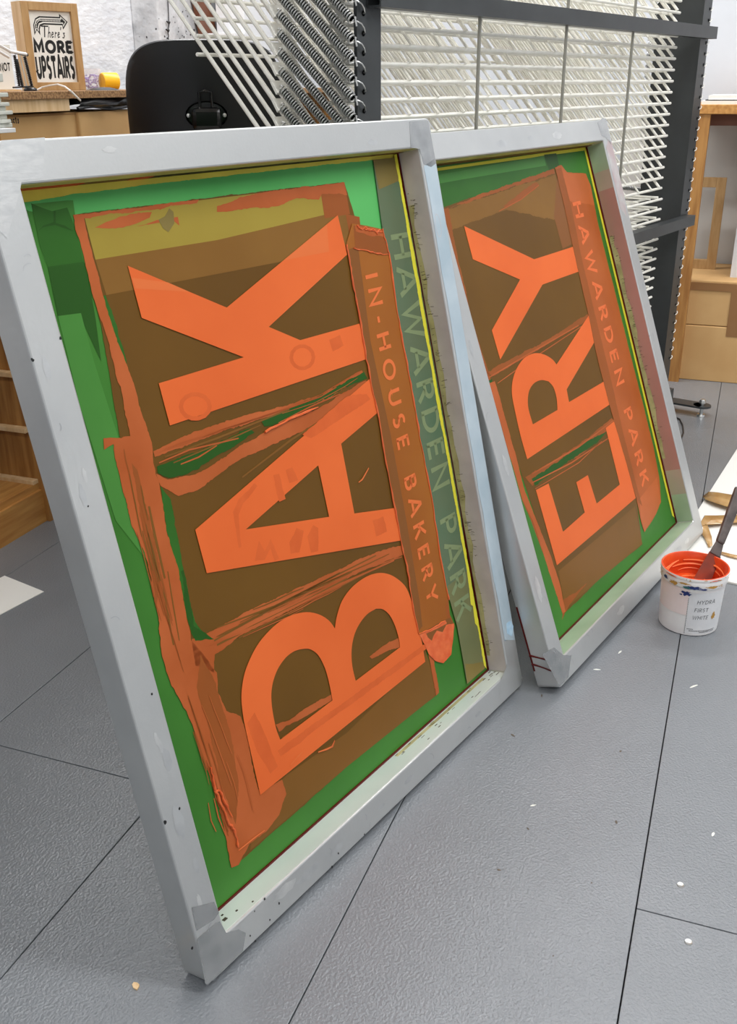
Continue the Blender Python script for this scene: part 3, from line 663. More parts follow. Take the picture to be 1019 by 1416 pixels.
Yl = [(641.7, 312.5), (738.5, 358.5), (793, 341), (803, 374.5), (750, 393.6), (691.7, 497.4), (680, 456.7), (719, 386.5), (653.8, 358.5)]
R_o = [(729, 635), (720, 603.5), (711.7, 566.8), (707.7, 543.4), (709, 525), (715, 508.4), (725, 495), (738.4, 488.6), (751.8, 490), (763.5, 496.7), (769.5, 504), (815, 434.5), (823.5, 470), (783.5, 538.4), (786.8, 556), (835.5, 527.2), (844.5, 558.3)]
R_h = [(736.8, 586.8), (770.8, 566.8), (769.5, 550), (765, 535), (758.5, 527.4), (748.4, 525.6), (738.4, 530), (731.8, 540), (729.8, 553.4), (731, 566.8)]
E_o = [(741, 677.6), (758.5, 668.6), (778.5, 735.3), (808.5, 708.6), (796.8, 666.9), (812.8, 656.9), (825, 696.3), (856.9, 670), (837.5, 591.8), (850.5, 581.5), (879, 688.6), (770, 781.7)]
L('stencil_letter', 'orange', [[Yl]])['label'] = 'stencilled orange letter Y'
s.count -= 1
L('stencil_letter', 'orange', [[smooth(R_o), smooth(R_h)]])['label'] = 'stencilled orange letter R'
s.count -= 1
L('stencil_letter', 'orange', [[E_o]])['label'] = 'stencilled orange letter E'
st2 = L('lettering_strip', 'strip2', [[[(767, 232), (776, 228), (784, 238), (810, 240), (814, 250), (817, 257), (827, 310), (847, 390), (870, 484), (887, 550), (904, 620), (912, 664), (914, 694), (907, 711), (891, 736), (886, 720), (880, 690), (866, 640), (846, 572), (838, 540), (827, 500), (814, 437), (797, 364), (780, 284), (772, 247)]]], j=.0004)
st2['label'] = 'rust strip lettered HAWARDEN PARK'
s.layer('ink_film', 'strip2b', [[[(776, 229), (786, 240), (810, 240), (816, 256), (822, 284), (788, 278)]], [[(884, 690), (908, 660), (914, 694), (907, 711), (891, 734), (886, 716)]]], st2, .0006)
s.layer('ink_film', 'terra_d', [[[(768, 234), (776, 232), (790, 286), (806, 364), (824, 440), (846, 530), (862, 600), (888, 700), (880, 690), (866, 640), (846, 572), (827, 500), (814, 437), (797, 364), (780, 284)]]], st2, .0006)
s.words('lettering', 'text_o2', 'HAWARDEN PARK', (799.5, 289.8), (890.6, 660.5), .041, .19, st2)
g = MB()
g.box((a, h - a - .0008, .0006), (w - a, h - a, .017)); g.build('glue_line', 'maroon', s.root)
g = MB(); g.box((w - a - .003, a, .0006), (w - a, h - a, .0035)); g.build('glue_line', 'maroon', s.root)
g = MB(); g.box((a, a, .0006), (w - a, a + .003, .003)); g.build('glue_line', 'maroon', s.root)
e = .0004
g = MB(); g.box((a, h - a - e, .017), (w - a - .02, h - a, s.t - .008)); g.build('tape_residue', 'residue_top', s.fr)
wall_patch(S2, .004, s.t - .002, a + .13, h - a - .1, 0, 1).build('ink_tint', 'alu_red', s.fr)
e = .00035; wall_patch(S2, .004, s.t - .002, a + .07, a + .2, 0, 6).build('ink_tint', 'alu_mix', s.fr); wall_patch(S2, .004, s.t - .002, h - a - .16, h - a - .06, 0, 6).build('ink_tint', 'alu_mix', s.fr)
e = .0003; wall_patch(S2, .004, s.t - .002, a, h - a, 0, 2).build('ink_tint', 'alu_green', s.fr)
e = .0008; wall_patch(S2, .004, .015, a + .16, h - a - .2, .004, 4).build('tape_residue', 'residue', s.fr)
g = MB(); rnd = random.Random(15)
for k in range(70):
    v = rnd.uniform(a + .2, h - a - .2); n = .005 + .012 * rnd.random(); l = rnd.uniform(.002, .007); u = w - a - .001
    g.add([(u, v, n), (u, v + .0008, n), (u, v + .0008, n + l), (u, v, n + l)], [(0, 3, 2, 1)])
g.build('grime_marks', 'grime', s.fr, kind='stuff')
g = MB(); g.box((a, a - .0003, .003), (w - a, a + .0004, s.t - .003)); g.build('bottom_lip', 'alu_green', s.fr)
T = s.t + .00025
mb = MB(); mb.poly([[(w - a + .004, h * .80), (w - .016, h * .78), (w - .0035, h * .83), (w - .0035, h - .05), (w - .02, h - .044), (w - a + .004, h - .06)]], lambda x, y, hh: Vector((x, y, hh)), T); mb.build('ink_tint', 'alu_mauve', s.fr)
s.patch('corner_weld', 'alu_weld', [(826, 170), (833, 163), (838, 164), (845, 200), (837, 190), (832, 188)], T, s.fr)
s.patch('corner_weld', 'alu_weld', [(750, 905), (766, 895), (779, 906), (790, 906), (786, 936), (774, 950)], T, s.fr)
# red drips on the outer left side
g = MB()
for v0, d in ((.062, .0), (.045, .004)):
    pts = [Vector((-.0004, v0 + .004 - .010 * t - d * t * t, .001 + t * (s.t * .86))) for t in [k / 8 for k in range(9)]]
    g.tube(pts, [.0022, .002, .0018, .0016, .0015, .0015, .0016, .0018, .0012], 6)
g.box((-.0006, .035, .0008), (0, .16, .004))
g.build('ink_drip', 'maroon', s.fr, label='dark red ink drips')

for sc, sd, cnt in ((S1, 41, 22), (S2, 43, 14)):
    rnd = random.Random(sd); wd, ht, aa = sc.w, sc.h, sc.a
    for k in range(cnt):
        side = rnd.choice('llltbbr'); r = rnd.uniform(.004, .014); cu = aa * rnd.uniform(.3, .7)
        if side == 'l': u, v, ru, rv = cu, rnd.uniform(.1, ht - .1), r * .6, r * 1.8
        elif side == 'r': u, v, ru, rv = wd - cu, rnd.uniform(.1, ht - .1), r * .5, r * 1.6
        elif side == 't': u, v, ru, rv = rnd.uniform(.1, wd - .1), ht - cu, r * 1.8, r * .6
        else: u, v, ru, rv = rnd.uniform(.1, wd - .1), cu, r * 1.8, r * .6
        pts = [(u + ru * math.cos(i * .35) * rnd.uniform(.75, 1.15), v + rv * math.sin(i * .35) * rnd.uniform(.75, 1.15)) for i in range(18)]
        pts = [(min(max(x, .003), wd - .003), min(max(y, .003), ht - .003)) for x, y in pts]
        mb = MB(); mb.poly([pts], lambda x, y, hh: Vector((x, y, hh)), sc.t + .00018 + k * .000003)
        mb.build('scuff', 'smudge_l' if rnd.random() < .5 else 'smudge_d', sc.fr)
    for k in range(10):
        u0, v0 = (aa * rnd.uniform(.2, .8), rnd.uniform(.05, ht - .1)) if k % 2 else (rnd.uniform(.05, wd - .1), aa * rnd.uniform(.2, .8))
        an = rnd.uniform(0, 3.1); L_ = rnd.uniform(.006, .016); n_ = sc.t + .0004
        mb = MB(); p_ = [(u0 + L_ * q / 4 * math.cos(an + .25 * q), v0 + L_ * q / 4 * math.sin(an + .25 * q)) for q in range(5)]
        p_ = [(min(max(x, .003), wd - .003), min(max(y, .003), aa - .003 if k % 2 == 0 else ht - .003)) for x, y in p_]
        stroke(mb, p_, .0007, lambda x, y, hh: Vector((x, y, hh)), n_); mb.build('scratch', 'alu_dull', sc.fr)
S1.root['group'] = S2.root['group'] = 'printing screens leaning on the rack'
# ------------------------------------------------------------------ the drying rack (its own axes: x along the front, y back, z up)
RZ = R_(-15)
def rack_world(x, y, z=0.0):
    return Vector((x * math.cos(RZ) - y * math.sin(RZ), x * math.sin(RZ) + y * math.cos(RZ), z))
RO = Vector((1.375, 1.0, 0))
rack = thing('drying_rack', 'dark steel drying rack full of cream wire trays on springs behind the screens', 'drying rack', rack_world(RO.x, RO.y), RZ)
ZT = 1.62
def part(mb, name, m, parent=rack, **kw):
    o = mb.build(name, m, None, RO, **kw); o.parent = parent; o.location = (0, 0, 0); return o
# posts: an angle section each, with holes shown as dark studs on the front flange
hz = [.710 + .028 * k for k in range(-20, 34)]
for x0, x1, xf, sx in ((1.375, 1.440, 1.436, 1), (2.978, 3.042, 2.978, -1)):
    mb = MB()
    mb.box((x0, 1.0, .03), (x1, 1.006, ZT))
    if sx < 0: mb.box((xf, 1.005, .03), (xf + .004, 1.13, ZT))
    p = part(mb, 'post', 'steel_dark')
    hb = MB()
    for z in hz:
        if z > ZT - .02 or z < .2: continue
        hx = x0 + .017 if sx > 0 else x1 - .017
        hb.lathe([(0, 0), (.0042, 0)], 12, (0, 0, 0)); k = 24
        for v in hb.v[-k:]:
            v.x, v.y, v.z = v.x + hx, .9994 - v.z * .5, v.y + z
    o = hb.build('spring_hole', 'hole', None, RO, kind='stuff'); o.parent = p; o.location = (0, 0, 0)
for z0, z1, name in ((1.1105, 1.1405, 0), (.612, .641, 1), (1.60, 1.63, 2)):
    mb = MB(); xl_, xr_ = (1.4, 3.028); t = .0025
    mb.box((xl_, .972, z0), (xr_, .972 + t, z1)); mb.box((xl_, .9995 - t, z0), (xr_, .9995, z1))
    mb.box((xl_, .972 + t, z0), (xr_, .9995 - t, z0 + t)); mb.box((xl_, .972 + t, z1 - t), (xr_, .9995 - t, z1))
    mb.box((xr_ - .002, .972 + t, z0 + t), (xr_, .9995 - t, z1 - t)); mb.box((xl_ + .04, .972 + t, z0 + t), (xl_ + .042, .9995 - t, z1 - t))
    part(mb, 'cross_bar', 'steel_dark')
# base: side runners, a low rail and levelling feet
for x0 in (1.40, 2.978):
    part(MB().box((x0, 1.006, .0), (x0 + .05, 1.85, .03)), 'base_runner', 'steel_dark')
part(MB().box((1.45, 1.02, .03), (3.17, 1.06, .07)), 'base_rail', 'steel_dark')
mb = MB().box((3.122, .915, .030), (3.178, 1.05, .036)); mb.lathe([(0, .0), (.028, 0), (.028, .006), (0, .006)], 24, (3.15, .915, .030))
fo = part(mb, 'foot_plate', 'steel_dark')
mb = MB().tube([(3.15, .915, .0), (3.15, .915, .05)], .006, 8); mb.lathe([(0, .056), (.008, .055), (.011, .05), (.011, .042), (0, .042)], 6, (3.15, .915, 0)); mb.lathe([(0, .006), (.012, .005), (.014, 0)], 12, (3.15, .915, 0))
o = mb.build('levelling_bolt', 'steel', None, RO); o.parent = fo; o.location = (0, 0, 0)
# vertical rods in front of the trays
for x in (1.74, 2.105, 2.468):
    part(MB().tube([(x, .992, .2), (x + .004, .992, ZT - .02)], .0035, 8), 'guide_rod', 'rod')
# trays
TX0, TX1, TL = 1.382, 2.90, .70
tr = MB(); W_ = TX1 - TX0
for x in (.006, W_ - .03): tr.tube([(x, 0, 0), (x, TL, 0)], .0038, 8)
for y, e in ((0, 0), (.034, -.0), (.445, .0), (TL, .0)):
    ex = .0 if y else .0
    tr.tube([(-.012 if y > .1 else .0, y, -.006), (W_ - (0 if y < .03 else .012), y, -.006)], .0037 if y == 0 else .0032, 8)
tr.obox((-.03, .165, -.004), (.034, 0, 0), (0, .022, .004), (0, 0, .004))
for k in range(15):
    x = .006 + (k + 1) * .0945
    tr.tube([(x, -.002, .001), (x, TL + .003, .001)], .0023, 6)
first = None
lift = R_(47.4)
tray_z = []
for k in range(26):
    z = .728 + .028 * k
    if z > 1.28: break
    tray_z.append((z, lift))
for k in range(1, 19): tray_z.append((.728 - .028 * k, 0.0))
rnd = random.Random(3)
for z, an in tray_z:
    if first is None:
        o = tr.build('tray', 'wire_white', rack); first = o
    else: o = copy_part(first, rack)
    o.location = (TX0 - RO.x, .034, z); o.rotation_euler = (an + rnd.uniform(-.006, .006), 0, 0)
# springs: along +y from the hook at the post
sp = MB(); turns = 39; Ls = .004; LE = .198; per = 10
pts = [(.001, -.006, -.002), (0, .0, .003)]
for i in range(turns * per + 1):
    a_ = 2 * math.pi * i / per
    pts.append((.0064 * math.sin(a_), Ls + (LE - Ls) * i / (turns * per), .0064 * math.cos(a_)))
pts += [(0, LE + .006, .003), (.01, LE + .012, 0)]
sp.tube(pts, .0014, 6)
shade_rod = MB().tube([(0, Ls + .003, 0), (0, LE - .003, 0)], .0046, 8)  # black rod added to stand in for the shade inside the coil
fs = None
an_s = R_(41)
for z, an in tray_z:
    if z > 1.26: continue
    for x in (1.362, 3.05):
        if an == 0.0 and x < 2: continue
        if x > 2: x = 3.018
        if fs is None: o = sp.build('spring', 'steel', rack); fs = o; shade_rod.build('coil_shade_rod', 'hole', o)
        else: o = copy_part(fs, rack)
        o.location = (x - RO.x, -.005 if x < 2 else .012, z - .004); o.rotation_euler = (an_s if an else R_(4), 0, 0)
# hooks through the right post show on its outer edge
mb_h = MB().tube([(.004, -.0015, -.004), (.009, -.004, -.002), (.0145, -.004, .002), (.018, -.001, .005)], .0012, 6)
fh = None
for z in hz:
    if z < .2 or z > 1.3: continue
    if fh is None: o = mb_h.build('spring_hook', 'wire_white', rack); fh = o
    else: o = copy_part(fh, rack)
    o.location = (3.026 - RO.x, .0, z)
mb_h2 = MB().tube([(-.0295, -.004, .016), (-.024, -.006, .0155), (-.015, -.0075, .0125), (-.007, -.0065, .007), (-.001, -.004, .001), (.0, .001, -.001)], .0013, 6)
fh = None
for z in hz:
    if z < .8 or z > 1.3: continue
    if fh is None: o = mb_h2.build('spring_hook', 'steel', rack); fh = o
    else: o = copy_part(fh, rack)
    o.location = (1.392 - RO.x, .0, z)
# thin black cable trailing by the rack foot
p0 = onfloor(934, 585); p1 = onfloor(945, 600)
cb = MB(); cpts = [(934, 577), (940, 580), (944, 588), (945, 598), (942, 606), (936, 612), (928, 616)]
cb.tube([onfloor(x, y, .003) for x, y in cpts], .0022, 6)
tag(cb.build('cable', 'black'), 'thin black cable loop on the floor beside the right screen edge', 'cable')

# ------------------------------------------------------------------ the chair
cd = ray(283, 120); hd = math.hypot(cd.x, cd.y); ca = math.atan2(cd.y, cd.x)
D = 2.62
cp = CAM + cd * (D / hd)
chair = thing('office_chair', 'black office chair seen from behind at the workbench', 'chair', (cp.x, cp.y, 0), ca - math.pi / 2)
# local: +x right, +y away from camera
k_ = D / FPX
hw, zt, zb = 97 * k_, 1 + (117 - 65) * k_, .74
mb = MB(); nx, nz = 28, 20; th = .012; fr = []
zc = (zt + zb) / 2; hh_ = (zt - zb) / 2
def se(u, v):
    return u, v
rings = []
N = 64
for lay, (off, sc) in enumerate(((0, 0.0), (0, .35), (0, .7), (0, .93), (.001, .985), (.006, 1.0), (.011, .985), (.012, .93), (.012, .7), (.012, .35), (.012, 0.0))):
    rg = []
    for i in range(N):
        t = 2 * math.pi * i / N; c_, s_ = math.cos(t), math.sin(t)
        ex = 2 / 4.2
        x = hw * sc * math.copysign(abs(c_) ** ex, c_); z = zc + hh_ * sc * math.copysign(abs(s_) ** ex, s_)
        bow = -.05 * (x / hw) ** 2 + .02 * ((z - zc) / hh_)
        rg.append((x, -bow + off - .05 - .02, z))
    rings.append(rg)
vs = [p for r in rings for p in r]
mb.add(vs, [(a_ * N + i, a_ * N + (i + 1) % N, (a_ + 1) * N + (i + 1) % N, (a_ + 1) * N + i) for a_ in range(len(rings) - 1) for i in range(N)], True)
mb.build('backrest', 'black', chair)
bz = 1 + (117 - 150) * k_
by = -.075
mb = MB(); mb.lathe([(0, 0), (.03, 0), (.033, -.004), (.033, -.012)], 20)
for v in mb.v: v.x, v.y, v.z = v.x * 1.5, by + .0 + v.z * 1.0, v.y * .95 + bz
br = mb.build('back_plate', 'black_gloss', chair)
mb = MB().box((-.034, by - .05, bz - .032), (.034, by - .005, bz + .018)); mb.build('back_bracket', 'black_gloss', chair, bevel=.01)
mb = MB().tube([(-.014, by - .02, bz + .01), (-.014, by - .02, bz + .05), (0, by - .02, bz + .054), (.014, by - .02, bz + .05), (.014, by - .02, bz + .01)], .0035, 8); mb.build('release_loop', 'black_gloss', chair)
mb = MB()
for x in (-.042, .042): mb.lathe([(0, .004), (.004, .003), (.005, 0)], 10, (0, 0, 0)); [setattr(v, 'z', v.z) for v in mb.v]
for i, v in enumerate(mb.v):
    x = -.042 if i < len(mb.v) // 2 else .042
    v.x, v.y, v.z = v.x + x, by - .012 - v.z, v.y + bz
mb.build('bolt', 'steel', chair)
mb = MB().tube([(0, by - .03, bz - .02), (0, by - .03, .56), (0, by + .02, .47), (0, .1, .43), (0, .2, .43)], .016, 10); mb.build('back_bar', 'black', chair)
mb = MB(); mb.box((-.23, .0, .44), (.23, .44, .49)); mb.build('seat', 'black', chair, bevel=.025)
mb = MB().tube([(0, .2, .44), (0, .2, .08)], .022, 10); mb.build('gas_column', 'black', chair)
mb = MB()
for q in range(5):
    t = q * 1.2566 + .3; mb.tube([(0, .2, .09), (.26 * math.cos(t), .2 + .26 * math.sin(t), .06)], [.022, .014], 8)
bs = mb.build('star_base', 'black', chair)
mb = MB()
for q in range(5):
    t = q * 1.2566 + .3; x, y = .26 * math.cos(t), .2 + .26 * math.sin(t)
    mb.tube([(x - .012, y, .025), (x + .012, y, .025)], .025, 12); mb.tube([(x, y, .03), (x, y, .065)], .006, 6)
mb.build('castors', 'black', bs)

# ------------------------------------------------------------------ the workbench at the back
BY, BZ = 1.545, .9915
bench = thing('workbench', 'long chipboard-topped workbench along the white wall with an open pine bay', 'workbench', (1.1, BY, 0))
BO = (1.1, BY, 0)
def bp(mb, name, m, **kw):
    o = mb.build(name, m, None, BO, **kw); o.parent = bench; o.location = (0, 0, 0); return o
bp(MB().box((.6, BY, BZ - .0165), (3.9, 2.19, BZ)), 'worktop', 'chip', bevel=.001)
# pine bay: right side with runners, bottom shelf and plinth
px_ = 1.845
bp(MB().box((px_, BY, 0), (px_ + .02, 2.15, BZ - .017)), 'side_panel', 'pine_v')
bp(MB().box((.7, BY + .02, .085), (px_, 2.15, .103)), 'bottom_shelf', 'pine', bevel=.001)
bp(MB().box((.7, BY + .012, 0), (px_, BY + .03, .085)), 'plinth', 'pine')
for yy in (446, 523, 598, 668):
    z = onX(38, yy, px_ - .01).z
    bp(MB().box((px_ - .02, BY + .02, z), (px_, 2.12, z + .011)), 'runner', 'pine_pale', bevel=.001)
bp(MB().box((.7, 2.13, .1), (px_, 2.15, BZ - .017)), 'back_panel', 'pine')
bp(MB().box((.68, BY, 0), (.7, 2.15, BZ - .017)), 'side_panel', 'pine_v')
bp(MB().box((3.8, BY + .02, 0), (3.86, 2.1, BZ - .017)), 'leg', 'pine_v')
bp(MB().box((px_ + .02, 1.62, .60), (2.75, 2.12, .62)), 'under_shelf', 'pine')
# upper pine rail under the top, above the boxes
q0, q1 = onY(10, 137, 1.552), onY(97, 153, 1.552)
bp(MB().box((px_ + .02, 1.552, q1.z), (q1.x, 1.568, BZ - .0165)), 'apron', 'pine_pale')
# cardboard boxes beneath the top
def cbox(name, x0, x1, y0, y1, z0, z1, label, m='card', grp='cardboard boxes under the workbench'):
    t = thing(name, label, 'box', ((x0 + x1) / 2, (y0 + y1) / 2, z0), 0, grp)
    off = t.location.copy()
    def b(mb, n, mm, **kw):
        o = mb.build(n, mm, None, off, **kw); o.parent = t; o.location = (0, 0, 0); return o
    b(MB().box((x0, y0, z0), (x1, y1, z1)), 'carton', m, bevel=.004)
    return t, b
x0, x1 = px_ + .03, onY(107, 170, 1.57).x
t, b = cbox('cardboard_box', x0, x1, 1.57, 2.1, .62, onY(100, 155, 1.57).z, 'cardboard box with black handwriting under the workbench, left of the two')
fnw = lambda x, y, h: Vector((onY(12, 171, 1.57).x + x * .016, 1.57 - .0012, onY(12, 171, 1.57).z + y * .018))
mb = MB(); text(mb, 'jects', fnw, 0, .14, .12); b(mb, 'handwriting', 'pen')
mb = MB(); zt_ = onY(100, 156, 1.57).z
b(MB().box((x0, 1.5685, zt_ - .004), (x1, 1.5702, zt_)), 'lid_edge', 'card_dark')
x0, x1 = onY(110, 170, 1.56).x, onY(200, 170, 1.56).x
t, b = cbox('cardboard_box', x0, x1, 1.56, 2.1, .62, onY(150, 153, 1.56).z, 'plain cardboard box under the workbench with a black sheet lying on top')
zb_ = onY(150, 153, 1.56).z
# black sheet: a draped, folded roll on the right-hand box
bag = MB(); xs0, xs1 = onY(105, 145, 1.56).x, onY(215, 145, 1.56).x; nu, nv = 26, 14
rnd = random.Random(12)
prof = []
for j in range(nv):
    t_ = j / (nv - 1); a_ = R_(-30 + 230 * t_)
    prof.append((math.cos(a_), math.sin(a_)))
vs = []
for i in range(nu):
    u = i / (nu - 1); x = xs0 + (xs1 - xs0) * u
    ry = .075 * (1 + .12 * math.sin(7 * u)); rz_ = .0195 * (1 + .25 * math.sin(9 * u + 1) * .6 + (.6 if .45 < u < .7 else 0) * math.sin((u - .45) / .25 * math.pi))
    if u < .12: rz_ *= .75 + .25 * u / .12
    for j, (c_, s_) in enumerate(prof):
        vs.append((x + .01 * math.sin(5 * j / nv), 1.625 - ry * c_, zb_ + .008 + rz_ * 1.0 * (s_ + .5) + rnd.uniform(0, .0012)))
bag.add(vs, [(i * nv + j, (i + 1) * nv + j, (i + 1) * nv + j + 1, i * nv + j + 1) for i in range(nu - 1) for j in range(nv - 1)], True)
bag.tube([(xs0 + (xs1 - xs0) * u, 1.556 - .004 * math.sin(14 * u), zb_ + .008 + .003 * math.sin(11 * u)) for u in [k / 20 for k in range(21)]], .004, 6)
o = bag.build('black_sheet', 'black_cloth'); so = o.modifiers.new('s', 'SOLIDIFY'); so.thickness = .0015
tag(o, 'rolled black plastic sheet on the cardboard box below the bench edge', 'plastic sheet')

# things standing on the bench, left to right
def yawplane(px, py, y, yaw):
    o = onY(px, py, y); U = Vector((math.cos(yaw), math.sin(yaw), 0)); Nn = Vector((math.sin(yaw), -math.cos(yaw), 0)); return o, U, Nn
# framed print
PYW = R_(-24)
o0, U, Nn = yawplane(47, 125.6, 1.86, PYW)
base = Vector((o0.x, o0.y, BZ))
def pm(px, py, n=0.0):
    q = hit(px, py, base + Nn * n, Nn) - base
    return q.dot(U), q.z
wP = pm(119, 124)[0]; tl = pm(24, 0); trr = pm(106.5, 5)
HP = trr[1]
pic = thing('framed_print', 'deep wooden frame with a black-on-white print reading There\'s MORE UPSTAIRS', 'framed print', base, PYW)
# local x along the front, y back, z up. Leaning back a touch is left out; sides stay square
fw = .021; dp = .05
lx = 0.5 * (tl[0] + pm(47, 125.6)[0]); rx = 0.5 * (wP + trr[0])
shear = (tl[0] - 0.0) / max(HP, 1e-3)
X0, X1 = lx, rx
mb = MB()
mb.box((X0, 0, 0), (X0 + fw, dp, HP)); mb.box((X1 - fw, 0, 0), (X1, dp, HP)); mb.box((X0 + fw, 0, 0), (X1 - fw, dp, fw)); mb.box((X0 + fw, 0, HP - fw), (X1 - fw, dp, HP))
mb.build('frame', 'oak', pic, bevel=.001)
mb = MB().box((X0 - .0006, .0015, .0005), (X0, dp, HP - .0005)); mb.build('side_board', 'pine_pale', pic)
PX0, PX1, PZ0, PZ1 = X0 + fw, X1 - fw, fw, HP - fw
mb = MB().box((PX0, .008, PZ0), (PX1, .012, PZ1)); pap = mb.build('print', 'paper', pic)
pw, ph = PX1 - PX0, PZ1 - PZ0
def pf(x, y, h): return Vector((PX0 + x * pw, .0078 - h, PZ0 + y * ph))   # unit square on the paper
g = MB()
def pp(l, h=0): g.poly([l] if not isinstance(l[0], list) else l, pf, h)
# arrow with bulbs
arrow = [(.1, .66), (.1, .8), (.16, .89), (.26, .925), (.74, .925), (.74, .97), (.93, .86), (.8, .75), (.79, .81), (.36, .81), (.27, .79), (.24, .74), (.24, .66), (.17, .73)]
inner = [(.125, .70), (.125, .8), (.175, .875), (.27, .905), (.76, .905), (.765, .935), (.895, .86), (.81, .785), (.805, .832), (.35, .832), (.25, .81), (.215, .75), (.215, .71), (.17, .755)]
inner2 = [(.14, .74), (.14, .795), (.19, .86), (.28, .888), (.78, .888), (.785, .91), (.87, .86), (.82, .81), (.815, .85), (.34, .85), (.235, .825), (.2, .77), (.2, .74), (.17, .77)]
g.poly([arrow, inner], pf, 0); g.poly([inner2], pf, 0)
def tx(mb, st, x0, x1, y0, y1, pen, gap, slab=0.0, slant=0.0):
    Lt = text_len(st, gap); sx = (x1 - x0) / Lt; sy = y1 - y0
    text(mb, st, lambda x, y, h: pf(x0 + x * sx + y * slant, y0 + y * sy, 0), 0, pen, gap, slab)
tx(g, 'MORE', .06, .96, .42, .585, .3, .26, .13)
tx(g, 'UPSTAIRS', .05, .96, .06, .36, .27, .2, .06)
x = .2
tx(g, 'T', .25, .42, .635, .80, .11, .12, 0, .03); tx(g, 'here', .40, .70, .63, .785, .1, .1, 0, .03); tx(g, "'s", .70, .82, .63, .785, .1, .1, 0, .03)
g.build('printed_design', 'print_black', pap)
g = MB()
bl = [(.17, .785), (.178, .815), (.2, .84), (.23, .857)] + [(.262 + .032 * k, .869) for k in range(16)]
for bx, bz_ in bl:
    g.poly([[(bx + .011 * math.cos(k * .785), bz_ + .011 * math.sin(k * .785)) for k in range(8)]], pf, .0003)
g.build('printed_bulbs', 'paper', pap)
# NOT card at the far left
o1, U1, N1 = yawplane(6, 121, 1.82, PYW)
cbase = Vector((o1.x, o1.y, BZ))
def cm(px, py):
    q = hit(px, py, cbase, N1) - cbase; return q.dot(U1), q.z
crd = thing('printed_card', 'white card printed NOT, cut by the left edge, behind the lamp springs', 'card', cbase, PYW)
a_, b_ = cm(-30, 117), cm(16, 50)
b_ = (cm(17, 90)[0], cm(10, 62)[1])
mb = MB().box((a_[0], 0, 0), (b_[0], .004, b_[1])); pc = mb.build('card', 'paper', crd)
n0, n1 = cm(.5, 98), cm(13.5, 90)
nl = text_len('NOT', .16); hgt = n1[1] - n0[1] + .005; sx = (n1[0] - n0[0]) / nl
g = MB(); text(g, 'NOT', lambda x, y, h: Vector((n0[0] + x * sx, -.0006, n0[1] + y * hgt)), 0, .2, .16); g.build('lettering', 'print_black', pc)
mb = MB().box((a_[0], -.02, .0), (cm(24, 121)[0], -.001, .004)); mb.build('card_foot', 'pine_pale', crd)
# sprung desk lamp
lb = onY(42, 124, 1.70); lb.z = BZ
lamp = thing('desk_lamp', 'white sprung desk lamp with three black springs at the left end of the bench', 'lamp', lb)
def lm(px, py, y=1.70): return onY(px, py, y) - lb
g = MB().lathe([(0, .008), (.012, .008), (.016, .004), (.016, 0), (0, 0)], 20); g.build('base', 'black', lamp)
for (A_, B_) in (((20, 76), (27, 119)), ((23, 82), (31, 120)), ((34, 78), (44, 119))):
    mb = MB(); pA, pB = lm(*A_), lm(*B_); pts = []; n = 17
    dv = (pB - pA); L_ = dv.length; dv.normalize(); u_ = dv.cross(Vector((0, 1, 0))).normalized(); w_ = dv.cross(u_)
    for i in range(n * 8 + 1):
        a_ = 2 * math.pi * i / 8; pts.append(pA + dv * L_ * i / (n * 8) + (u_ * math.cos(a_) + w_ * math.sin(a_)) * .0034)
    mb.tube(pts, .0011, 5); mb.tube([pA, pB], .0026, 6); mb.build('spring', 'black', lamp)
for (A_, B_) in (((27, 74), (38, 124)), ((31, 74), (43, 124))):
    MB().tube([lm(*A_, 1.712), lm(*B_, 1.712)], .0016, 6).build('support_arm', 'palegrey', lamp)
mb = MB().tube([lm(13, 71), lm(38, 76)], .0035, 8); mb.tube([lm(18, 121), lm(46, 119.5)], .0018, 8); mb.build('joint_bar', 'black', lamp)
mb = MB().tube([lm(-40, 40), lm(14, 71), lm(36, 75)], .004, 8); mb.tube([lm(-40, 48), lm(12, 79)], .0035, 8); mb.build('arm', 'white_paint', lamp)
# jar of purple beads, yellow cup
jb = onY(128, 123, 1.84); jb.z = BZ
jk = (jb - CAM).dot(CF) / FPX
jar = thing('bead_cup', 'clear plastic cup of purple beads beside the framed print', 'cup', jb)
r0, r1, hj = 10.5 * jk, 13.5 * jk, 27 * jk
MB().lathe([(r0, 0), (r1, hj), (r1 - .0012, hj), (r0 - .0012, .0015), (0, .0015)], 28).build('cup_wall', 'clear', jar)
bd = MB(); rnd = random.Random(2)
for k in range(90):
    z = rnd.uniform(.004, hj * .72); rr = (r0 + (r1 - r0) * z / hj - .004) * math.sqrt(rnd.random()); t = rnd.uniform(0, 6.28); r_ = rnd.uniform(.0018, .0034)
    bd.lathe([(0, -r_), (r_ * .7, -r_ * .7), (r_, 0), (r_ * .7, r_ * .7), (0, r_)], 7, (rr * math.cos(t), rr * math.sin(t), z))
bd.build('beads', 'purple', jar, kind='stuff')
yb = onY(152, 124, 1.80); yb.z = BZ
yk = (yb - CAM).dot(CF) / FPX
yc = thing('yellow_cup', 'small yellow plastic cup lying on its side on the bench', 'cup', yb)
ry = 11 * yk; mb = MB().lathe([(0, 0), (ry * .92, 0), (ry, .004), (ry, ry * 2), (ry - .0012, ry * 2), (ry - .0012, .003), (0, .003)], 28)
da = ca - .35
for v in mb.v:
    x, y, z = v
    # axis pointing from back-left to front-right
    ax = Vector((math.cos(-.5), math.sin(-.5), 0)); sd = Vector((-ax.y, ax.x, 0)); q = ax * (z - ry) + sd * x + Vector((0, 0, 1)) * (y + ry)
    v.x, v.y, v.z = q
mb.build('cup_body', 'yellow_cup', yc)
